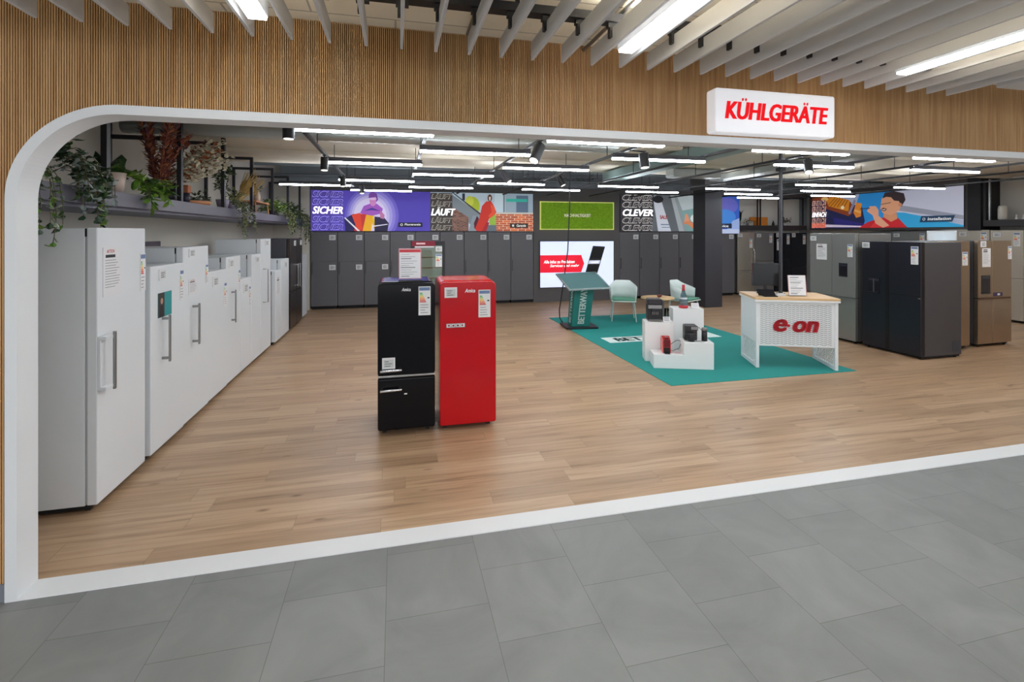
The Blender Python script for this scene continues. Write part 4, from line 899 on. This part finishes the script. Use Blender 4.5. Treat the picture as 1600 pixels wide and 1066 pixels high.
# 6 EINFACH on the right wall
a = Art((12.42-.03,12.36,1.985), (0,-1,0), (-1,0,0), 4.08, .93).frame()
a.rect(0,1,0,1,'aab4cc').poly([(.3,0),(.38,1),(.60,1),(.60,0)],'2f8cd4').poly([(.62,.42),(1,.16),(1,1),(.62,1)],'c0c4d8').poly([(.60,.0),(.62,.42),(.68,.40),(1,.04),(1,0)],'38a4d8').poly([(.64,.62),(1,.28),(1,.18),(.64,.46)],'9498a8')
a.poly([(0,1),(.10,1),(.40,.62),(.42,.2),(.40,0),(0,0)],'2a2c52').poly([(0,1),(0,.80),(.30,.36),(.33,.44),(.32,.78),(.16,1)],'8c4428').poly([(.12,.92),(.19,.99),(.31,.84),(.30,.50),(.14,.70)],'d68a2c')
for i in range(6): a.poly([(.13+.026*i,.70+.012*i-.03*i),(.136+.026*i,.70-.03*i+.012*i),(.20+.02*i,.95-.02*i),(.194+.02*i,.95-.02*i)],'7a3c1c')
a.ell(.255,.63,.014,.055,'ffe9c0').ell(.11,.93,.03,.06,'f2c878').poly([(.30,.44),(.315,.42),(.36,.80),(.345,.86)],'8e86a0').poly([(.18,.34),(.44,.10),(.44,0),(.2,0)],'34307a').poly([(.02,.04),(.13,.12),(.40,.06),(.40,.02)],'d8cce0')
a.poly([(.34,.46),(.36,.76),(.40,.72),(.395,.34),(.36,.30)],'e08a38').poly([(.345,.5),(.35,.56),(.395,.48),(.394,.42)],'f2b060')
a.poly([(.38,0),(.44,.16),(.50,.24),(.57,.30),(.64,.28),(.70,0)],'c42c34').poly([(.46,0),(.50,.22),(.53,.28),(.56,0)],'d83a3c')
a.poly([(.55,.30),(.56,.52),(.63,.54),(.64,.24),(.60,.16)],'d2926e').poly([(.53,.52),(.54,.82),(.57,.94),(.64,.92),(.67,.70),(.65,.46),(.60,.34),(.55,.40)],'dca07e').poly([(.545,.82),(.56,.98),(.62,1.0),(.68,.92),(.69,.74),(.665,.56),(.65,.72),(.62,.74),(.60,.84),(.57,.86)],'3c3234').ell(.657,.62,.012,.05,'cf8c6c').poly([(.53,.50),(.56,.46),(.575,.52),(.55,.56)],'5c2c2c').poly([(.535,.51),(.56,.49),(.565,.52)],'f4ece8').poly([(.535,.66),(.60,.70),(.60,.685),(.535,.645)],'382c2c')
a.poly([(.44,.48),(.46,.62),(.50,.62),(.52,.50),(.52,.34),(.59,.06),(.55,.0),(.50,.12),(.48,.36)],'e0a688').poly([(.39,.57),(.46,.58),(.46,.555),(.39,.55)],'402c30')
a.rect(0,.125,.10,.90,'3c2c3c'); a.rect(0,.125,.02,.17,'c46a58')
for v in (.74,.55,.17): a.outl('EINFACH',.008,.125,v,v+.145,'e0c8c0','3a2a3a')
a.text('EINFACH',.006,.132,.36,.52,'f8f4f4',.25,.05).outl('EINFACH',.008,.125,.02,.13,'e8b0a0','c46a58')
a.poly([(.775,.13),(.95,.13),(.965,.29),(.785,.29)],'26405c').text('Installation',.82,.945,.175,.25,'f2f6fa',.15,.02).ell(.80,.21,.008,.035,'f2f6fa').ell(.80,.21,.0055,.024,'26405c')
a.done('illuminated_poster','illuminated poster reading EINFACH with a smiling person in red on the right wall','poster','illuminated posters')

# KÜHLGERÄTE light box
t = thing('light_box_sign', 'white illuminated box sign with red capital letters on the slatted wall', 'sign', (2.09, 2.868, 2.53))
MB().prism([(.0,.012),(.012,0),(.968,0),(.98,.012),(.98,.288),(.968,.30),(.012,.30),(0,.288)], 0, .10, mat('sign_opal', (236,236,240), .35, emit=.32)).build('box', t, bevel=.012, seg=3)
m = MB().text('KÜHLGERÄTE', (.07,-.003,.092), (1,0,0), (0,0,1), .85, .148, ink('dc2e38',.35), .18, .018, .0056); m.build('lettering', t)

# ================================================================== NICHES
SH = mat('black_shelf_board', (52,51,54), .5)
tag(MB().box(9.9,12.40,12.58,12.93,1.93,2.075,SH).build('wall_shelf', bevel=.004), 'black wall shelf across the grey niche at the back', 'shelf')
t = thing('shelf_frame', 'black metal frames standing on the shelf of the grey niche', 'shelf frame', (9.95,12.65,2.076))
m = MB()
for x0, x1 in ((0,.75),(.82,1.5),(1.62,2.40)):
    m.box(x0,x0+.03,0,.03,0,.85,BLACKM).box(x1-.03,x1,0,.03,0,.85,BLACKM).box(x0,x1,0,.03,.82,.85,BLACKM)
m.build('frame', t)
tag(MB().box(10.7,11.1,12.72,12.86,2.076,2.33,mat('orange_box',(226,140,52),.6,noise=.1,nscale=12)).box(10.55,10.7,12.76,12.86,2.22,2.33,mat('orange_box')if 0 else mat('orange_box',(226,140,52),.6)).build('orange_box', bevel=.004), 'orange box on the shelf of the grey niche', 'box')
tag(MB().lathe([(.035,0),(.035,.08),(.015,.11),(.015,.15),(0,.15)], BLACKM, 16).build('small_bottle', loc=(11.35,12.78,2.076)), 'small black bottle on the shelf of the grey niche', 'bottle')
# right wall shelf and its things
tag(MB().box(12.42,12.94,5.0,7.93,1.99,2.125,SH).build('wall_shelf', bevel=.004), 'black wall shelf at the far right above the champagne fridges', 'shelf')
tag(MB().box(12.42,12.45,7.88,7.93,2.126,3.0,BLACKM).box(12.42,12.45,7.80,7.83,2.126,3.0,STEELH).build('shelf_frame'), 'black and steel uprights at the end of the right wall shelf', 'shelf frame')
tag(MB().lathe([(.04,0),(.075,.02),(.075,.24),(.06,.30),(.05,.30),(.065,.235),(.065,.03),(0,.02)], mat('lace_ceramic',(214,212,206),.7,noise=.3,nscale=40), 24).build('lantern', loc=(12.55,7.66,2.126)), 'pale patterned lantern on the right wall shelf', 'lantern')
for i, (yy, l) in enumerate(((7.42,'small pale figurines, left pair, beside the patterned lantern'),(7.30,'small pale figurine nearer the potted plant'))):
    tag(MB().lathe([(.03,0),(.025,.03),(.012,.06),(.02,.09),(0,.11)], PAPER, 14).build('figurine', loc=(12.55,yy,2.126)), l, 'figurine')
for i, yy in enumerate((6.93, 6.80, 6.66)):
    t = thing('cup', ['pale cup on the right wall shelf, left one','pale cup on the right wall shelf, middle one','pale cup at the right picture edge on the wall shelf'][i], 'cup', (12.55,yy,2.126+.10), 0, 'cups on the right wall shelf')
    MB().lathe([(.03,0),(.045,.01),(.048,.09),(.043,.09),(.04,.015),(0,.012)], PAPER, 18).build('bowl', t); MB().tube([(-.045,0,.07),(-.075,0,.06),(-.075,0,.03),(-.045,0,.02)], .006, PAPER, 6).build('handle', t)
tag(MB().box(12.50,12.62,6.55,7.0,2.126,2.226,mat('grey_riser',(170,168,160),.6)).build('riser'), 'low grey riser under the pale cups', 'riser')

# ================================================================== LEFT SHELF
t = thing('plant_shelf', 'long grey wall shelf with plants above the white fridges', 'shelf', (XW, 3.25, 0))
MB().box(0,.70,0,9.2,2.055,2.17,SHELF).build('board', t, bevel=.003)
MB().box(0,.66,0,9.2,2.03,2.055,SHELF).build('underside', t)
for i, yy in enumerate((4.27,5.58,6.86,8.12,9.40,10.68,11.93)):
    t = thing('shelf_frame', 'black metal frame standing on the plant shelf, %s from the arch' % ORD[i], 'shelf frame', (XW+.03, yy, 2.171), 0, 'frames on the plant shelf')
    tall = i in (0,)
    MB().box(.62,.66,0,.05 if i < 3 else .04,0,.885 if i < 3 else .83,BLACKM).build('upright', t); MB().box(0,.04,0,.04,0,.83,BLACKM).build('upright', t)
    MB().box(0.04,.62,0,.04,.79,.83,BLACKM).build('crossbar', t)
    if i == 1: MB().box(0.04,.62,0,.04,.61,.65,BLACKM).build('crossbar', t)
rnd = random.Random(11)
def leafmb(m, p, d, L, W, mt, fold=.25):
    d = d.normalized(); s = d.cross(Vector((0,0,1)))
    if s.length < .1: s = Vector((1,0,0))
    s.normalize(); n_ = s.cross(d)
    a = p; b = p+d*L*.35+s*W/2-n_*fold*W; c_ = p+d*L*.35-s*W/2-n_*fold*W; e = p+d*L*.75+s*W*.38-n_*fold*W*1.6; f = p+d*L*.75-s*W*.38-n_*fold*W*1.6; g = p+d*L-n_*L*.2; h = p+d*L*.4; k_ = p+d*L*.75-n_*W*.3
    m.add([a,b,h,c_,e,k_,f,g], [(0,1,2),(0,2,3),(1,4,5,2),(2,5,6,3),(4,7,5),(5,7,6)], mt)
def rv(s): return Vector((rnd.uniform(-s,s), rnd.uniform(-s,s), rnd.uniform(-s,s)))
def trail(m, p, L, mts, leaf, dens=.03, sway=.15, out=Vector((.6,0,0)), stem=None):
    pts = [p]; d = (out+rv(.4)+Vector((0,0,.25))).normalized(); q = p.copy(); st = .03; run = 0
    while run < L:
        d = (d*.75+Vector((0,0,-.45))+rv(sway)).normalized() if run > .03 else d
        q = q+d*st; pts.append(q.copy()); run += st
        for _ in range(max(1,int(st/dens))): leafmb(m, q, Vector((rnd.uniform(-1,1),rnd.uniform(-1,1),rnd.uniform(-.8,.4))), leaf*rnd.uniform(.7,1.2), leaf*.75*rnd.uniform(.7,1.1), rnd.choice(mts))
    if stem: m.tube(pts, .0022, stem, 4, False)
GD = [mat('leaf_dark',(40,66,38),.5), mat('leaf_mid',(64,92,50),.5), mat('leaf_blue',(84,104,88),.55)]
GL = [mat('leaf_light',(112,148,52),.5), mat('leaf_fresh',(88,132,40),.45), mat('leaf_mid',(64,92,50),.5)]
GV = [mat('leaf_variegated',(150,162,140),.6), mat('leaf_blue',(84,104,88),.55), mat('leaf_dark',(40,66,38),.5)]
GO = [mat('leaf_olive',(124,134,84),.6), mat('leaf_pale_olive',(156,160,108),.6), mat('leaf_mid',(64,92,50),.5)]
STEM = mat('plant_stem',(96,88,58),.7)
POTW = mat('white_ceramic',(206,200,194),.5); ZS = 2.171
def pot(parent, r, h_, m_=POTW, name='pot'):
    MB().lathe([(r*.72,0),(r,h_),(r*.92,h_),(r*.88,h_-.02),(0,h_-.02)], m_, 26).build(name, parent)
def bush(m, c_, r, n_, mts, leaf, up=.6, stem=None, wr=.7):
    for _ in range(n_):
        d = Vector((rnd.gauss(0,1),rnd.gauss(0,1),abs(rnd.gauss(0,1))*up+.1)).normalized(); q = c_+Vector((d.x*r,d.y*r,d.z*r*1.2))*rnd.uniform(.25,1)
        leafmb(m, q, d+rv(.4), leaf*rnd.uniform(.7,1.2), leaf*wr, rnd.choice(mts))
        if stem and rnd.random() < .3: m.tube([c_, q], .0025, stem, 4, False)
# 1 ivy
t = thing('trailing_plant', 'large trailing ivy in a white pot at the near end of the plant shelf', 'plant', (-2.33, 3.78, ZS), 0, 'plants on the left shelf')
pot(t, .095, .19); m = MB(); c0 = Vector((0,0,.19)); bush(m, c0+Vector((.05,.12,0)), .18, 210, GD, .065)
for i in range(30): trail(m, Vector((.16+rnd.uniform(0,.08), .06+rnd.uniform(-.10,.26), .08+rnd.uniform(0,.10))), rnd.uniform(.20,.40), GD+GV+[mat('leaf_silver',(150,162,160),.5)], .058, out=Vector((.7,.1,0)), stem=STEM)
for i in range(3): trail(m, Vector((.24, .18+.05*i, -.05)), .30, GD+GL, .05, out=Vector((.5,.5,0)), sway=.35, stem=STEM)
m.build('foliage', t)
t = thing('trailing_plant', 'narrow trailing plant hanging right behind the curved arch corner', 'plant', (-2.20, 3.44, ZS), 0, 'plants on the left shelf')
pot(t, .05, .08); m = MB(); bush(m, Vector((0,0,.1)), .12, 60, GV, .05)
for i in range(6): trail(m, Vector((.07,rnd.uniform(-.05,.05),.08)), rnd.uniform(.35,.58), GV+GL, .045, out=Vector((.5,0,0)), stem=STEM)
m.build('foliage', t)
# 2 big leaf plant
t = thing('potted_plant', 'bright green large-leaved plant in a white pot, overhanging the shelf', 'plant', (-2.20, 4.55, ZS), 0, 'plants on the left shelf')
pot(t, .085, .16, mat('blush_pot',(198,180,170),.5)); m = MB()
for _ in range(16): leafmb(m, Vector((0,.02,.16))+rv(.04), Vector((rnd.uniform(-.6,1),rnd.uniform(-.8,1.3),rnd.uniform(.25,.9))), .17, .12, rnd.choice(GL+GD[:1]))
for i in range(12): trail(m, Vector((.06,.14+.03*i,.13)), rnd.uniform(.12,.30), GL, .095, dens=.04, out=Vector((.8,.5,0)), stem=STEM)
m.build('foliage', t)
# 3 vase with dried stems
t = thing('vase', 'clear glass vase with tall dried red-brown branches and a pale seed spray', 'vase', (-2.25, 5.40, ZS), 0)
MB().lathe([(.05,0),(.062,.06),(.05,.16),(.03,.21),(.045,.25),(.04,.25),(.026,.21),(.045,.155),(.056,.06),(0,.01)], GLASSC, 24).build('glass', t)
m = MB(); rb = [mat('dried_red',(128,66,56),.8), mat('dried_rust',(158,98,68),.8), mat('dried_plum',(104,58,66),.8)]
for i in range(20):
    e = Vector((rnd.uniform(-.12,.28), (rnd.uniform(-.40,.12) if i < 14 else rnd.uniform(.5,.9)), rnd.uniform(.6,.86))); b0 = Vector((0,0,.03)); mid = b0.lerp(e,.45)+Vector((0,0,.08))
    m.tube([b0,mid,e], .003, rb[1], 4, False)
    for k in range(46):
        f = .2+.8*k/46; q = b0.lerp(mid, f*2) if f < .5 else mid.lerp(e,(f-.5)*2)
        leafmb(m, q, Vector((rnd.uniform(-1,1),rnd.uniform(-1,1),rnd.uniform(.1,1.4))), .07, .026, rnd.choice(rb))
for i in range(15):
    e = Vector((rnd.uniform(.05,.4), rnd.uniform(.55,1.25), rnd.uniform(.50,.78))); b0 = Vector((0,0,.03)); m.tube([b0,b0.lerp(e,.5)+Vector((0,0,.05)),e], .0025, STEM, 4, False)
    for k in range(30):
        q = b0.lerp(e,.40+.60*k/30)+rv(.03); leafmb(m, q, Vector((rnd.uniform(-1,1),rnd.uniform(-1,1),rnd.uniform(-.2,1))), .065, .05, mat('pale_seed',(216,212,190),.7) if i > 3 else rb[1])
m.build('dried_branches', t)
tag(MB().box(-.035,.035,-.05,.05,0,.20,BLACKM).build('speaker', loc=(-2.25,5.78,ZS), bevel=.006), 'small black upright box beside the dried branches', 'speaker')
tag(MB().lathe([(.03,0),(.06,.03),(.06,.07),(.03,.1),(0,.1)], BLACKM, 20).build('round_vase', loc=(-2.24,5.64,ZS)), 'small round black vase beside the upright black box', 'vase')
t = thing('canister', 'black canister with a terracotta coloured block on top', 'canister', (-2.26, 6.08, ZS))
MB().lathe([(.045,0),(.045,.12),(0,.12)], mat('navy_canister',(40,38,56),.4), 20).build('canister', t); MB().box(-.042,.042,-.042,.042,.121,.205,mat('terracotta_block',(178,112,78),.8,noise=.15,nscale=20)).build('block', t, bevel=.003)
tag(MB().lathe([(.12,0),(.22,.015),(.245,.06),(.235,.06),(.21,.024),(0,.02)], mat('terracotta_wood',(196,134,92),.55,noise=.12), 36).build('serving_bowl', loc=(-2.43,6.62,ZS)), 'shallow terracotta wooden bowl on the plant shelf', 'bowl')
t = thing('potted_plant', 'low dark succulent in a pale bowl behind the terracotta bowl', 'plant', (-2.62, 7.55, ZS), 0, 'plants on the left shelf')
pot(t, .12, .12); m = MB(); bush(m, Vector((0,0,.12)), .13, 90, GD, .05); m.build('foliage', t)
t = thing('potted_plant', 'dark round-leaved plant on upright stems next to the third frame', 'plant', (-2.18, 7.02, ZS), 0, 'plants on the left shelf')
pot(t, .08, .11, mat('lilac_pot',(150,142,164),.5)); m = MB()
for i in range(9):
    e = Vector((rnd.uniform(-.1,.1),rnd.uniform(-.28,.3),rnd.uniform(.25,.48))); m.tube([Vector((0,0,.08)), e], .003, STEM, 4, False); bush(m, e, .07, 22, GD[:2], .045, wr=.8)
m.build('foliage', t)
t = thing('trailing_plant', 'grey-green trailing plant hanging low over the shelf edge under the pampas grass', 'plant', (-2.17, 7.30, ZS), 0, 'plants on the left shelf')
pot(t, .06, .08, mat('lilac_pot',(150,142,164),.5)); m = MB(); bush(m, Vector((.02,0,.1)), .13, 60, GO, .05)
for i in range(18): trail(m, Vector((.08,rnd.uniform(-.30,.26),.05)), rnd.uniform(.25,.58), GO+GV, .042, out=Vector((.5,0,0)), stem=STEM)
m.build('foliage', t)
t = thing('vase', 'clear glass vase with a fan of golden dried palm leaves', 'vase', (-2.3, 7.85, ZS))
MB().lathe([(.05,0),(.07,.08),(.06,.17),(.04,.22),(.036,.22),(.055,.165),(.063,.08),(0,.01)], GLASSC, 24).build('glass', t)
m = MB(); pm = [mat('golden_dry',(206,176,112),.8), mat('straw',(190,160,96),.8)]
for i in range(60):
    f = i/59; e = Vector((.10+rnd.uniform(-.05,.14), .25+.62*f, .62-.12*f+rnd.uniform(-.05,.05))); b0 = Vector((0,0.0,.05)); mid = b0.lerp(e,.5)
    m.tube([b0,mid,e], .0035, rnd.choice(pm), 4, False); leafmb(m, mid, e-mid+rv(.03), .24, .05, rnd.choice(pm))
bush(m, Vector((.02,.05,.22)), .12, 26, GO, .06); m.build('dried_leaves', t)
t = thing('plant_stool', 'small oak stool standing on the plant shelf', 'stool', (-2.32, 8.95, ZS))
MB().box(-.16,.16,-.42,.42,.17,.20,mat('oak_stool',(176,122,80),.5,noise=.1)).build('seat', t, bevel=.01)
for sx in (-.13,.13):
    for sy in (-.38,.38): MB().tube([(sx,sy,.17),(sx*1.1,sy*1.05,0)], .012, mat('oak_stool',(176,122,80),.5), 8).build('leg', t)
t = thing('potted_plant', 'tiny plant in a two-tone vase on the oak stool', 'plant', (-2.3, 9.1, ZS+.201), 0, 'plants on the left shelf')
MB().lathe([(.045,0),(.06,.08),(.04,.17),(.05,.19),(0,.18)], mat('two_tone_vase',(176,156,138),.6), 20).build('pot', t); m = MB(); bush(m, Vector((0,0,.2)), .08, 30, GD, .05); m.build('foliage', t)
t = thing('potted_plant', 'yellow-green leafy plant right of the oak stool', 'plant', (-2.2, 9.75, ZS), 0, 'plants on the left shelf')
pot(t, .07, .08, BLACKM); m = MB(); bush(m, Vector((0,0,.08)), .22, 150, GL+GO, .08); m.build('foliage', t)
for (yy, n_, L, mt, l) in ((10.3,16,.42,GO,'olive trailing plant far along the shelf, left of the last dark one'), (10.95,12,.40,GD,'dark trailing plant with an upright leaf near the shelf end'), (11.75,16,.62,GD+GO,'long dark trailing plant at the far end of the shelf')):
    t = thing('trailing_plant', l, 'plant', (-2.18, yy, ZS), 0, 'plants on the left shelf'); pot(t, .09, .12, mat('stone_pot',(140,140,134),.7))
    m = MB(); bush(m, Vector((0,0,.12)), .2, 110, mt, .07)
    for i in range(n_): trail(m, Vector((.10,rnd.uniform(-.35,.35),.06)), L*rnd.uniform(.7,1.15), mt, .05, out=Vector((.5,0,0)), stem=STEM)
    m.build('foliage', t)
# plants of the niches
t = thing('potted_plant', 'spiky dark plant on the left of the grey niche shelf', 'plant', (10.12, 12.78, 2.076)); pot(t,.07,.1,mat('stone_pot',(140,140,134),.7)); m = MB()
for i in range(9): leafmb(m, Vector((0,0,.1))+rv(.03), Vector((rnd.uniform(-.2,.2),rnd.uniform(-.2,.2),1)), rnd.uniform(.3,.5), .05, GD[0])
m.build('foliage', t)
t = thing('potted_plant', 'small grey-leaved plant beside the orange box', 'plant', (10.40, 12.74, 2.076)); pot(t,.05,.06,mat('stone_pot',(140,140,134),.7)); m = MB(); bush(m, Vector((0,0,.07)), .1, 30, GV, .06); m.build('foliage', t)
t = thing('potted_plant', 'dark rounded plant on the right of the grey niche shelf', 'plant', (11.78, 12.78, 2.076)); pot(t,.06,.08,PAPER); m = MB(); bush(m, Vector((0,0,.1)), .17, 50, GD[:1], .08); m.build('foliage', t)
t = thing('potted_plant', 'dark twiggy plant in a pale pot on the right wall shelf', 'plant', (12.55, 7.12, 2.126)); pot(t,.06,.12,mat('stone_pot',(170,170,158),.7)); m = MB()
for i in range(12): leafmb(m, Vector((0,0,.11)), Vector((rnd.uniform(-.7,.7),rnd.uniform(-.7,.7),.7)), .17, .02, BLACKM)
m.build('foliage', t)
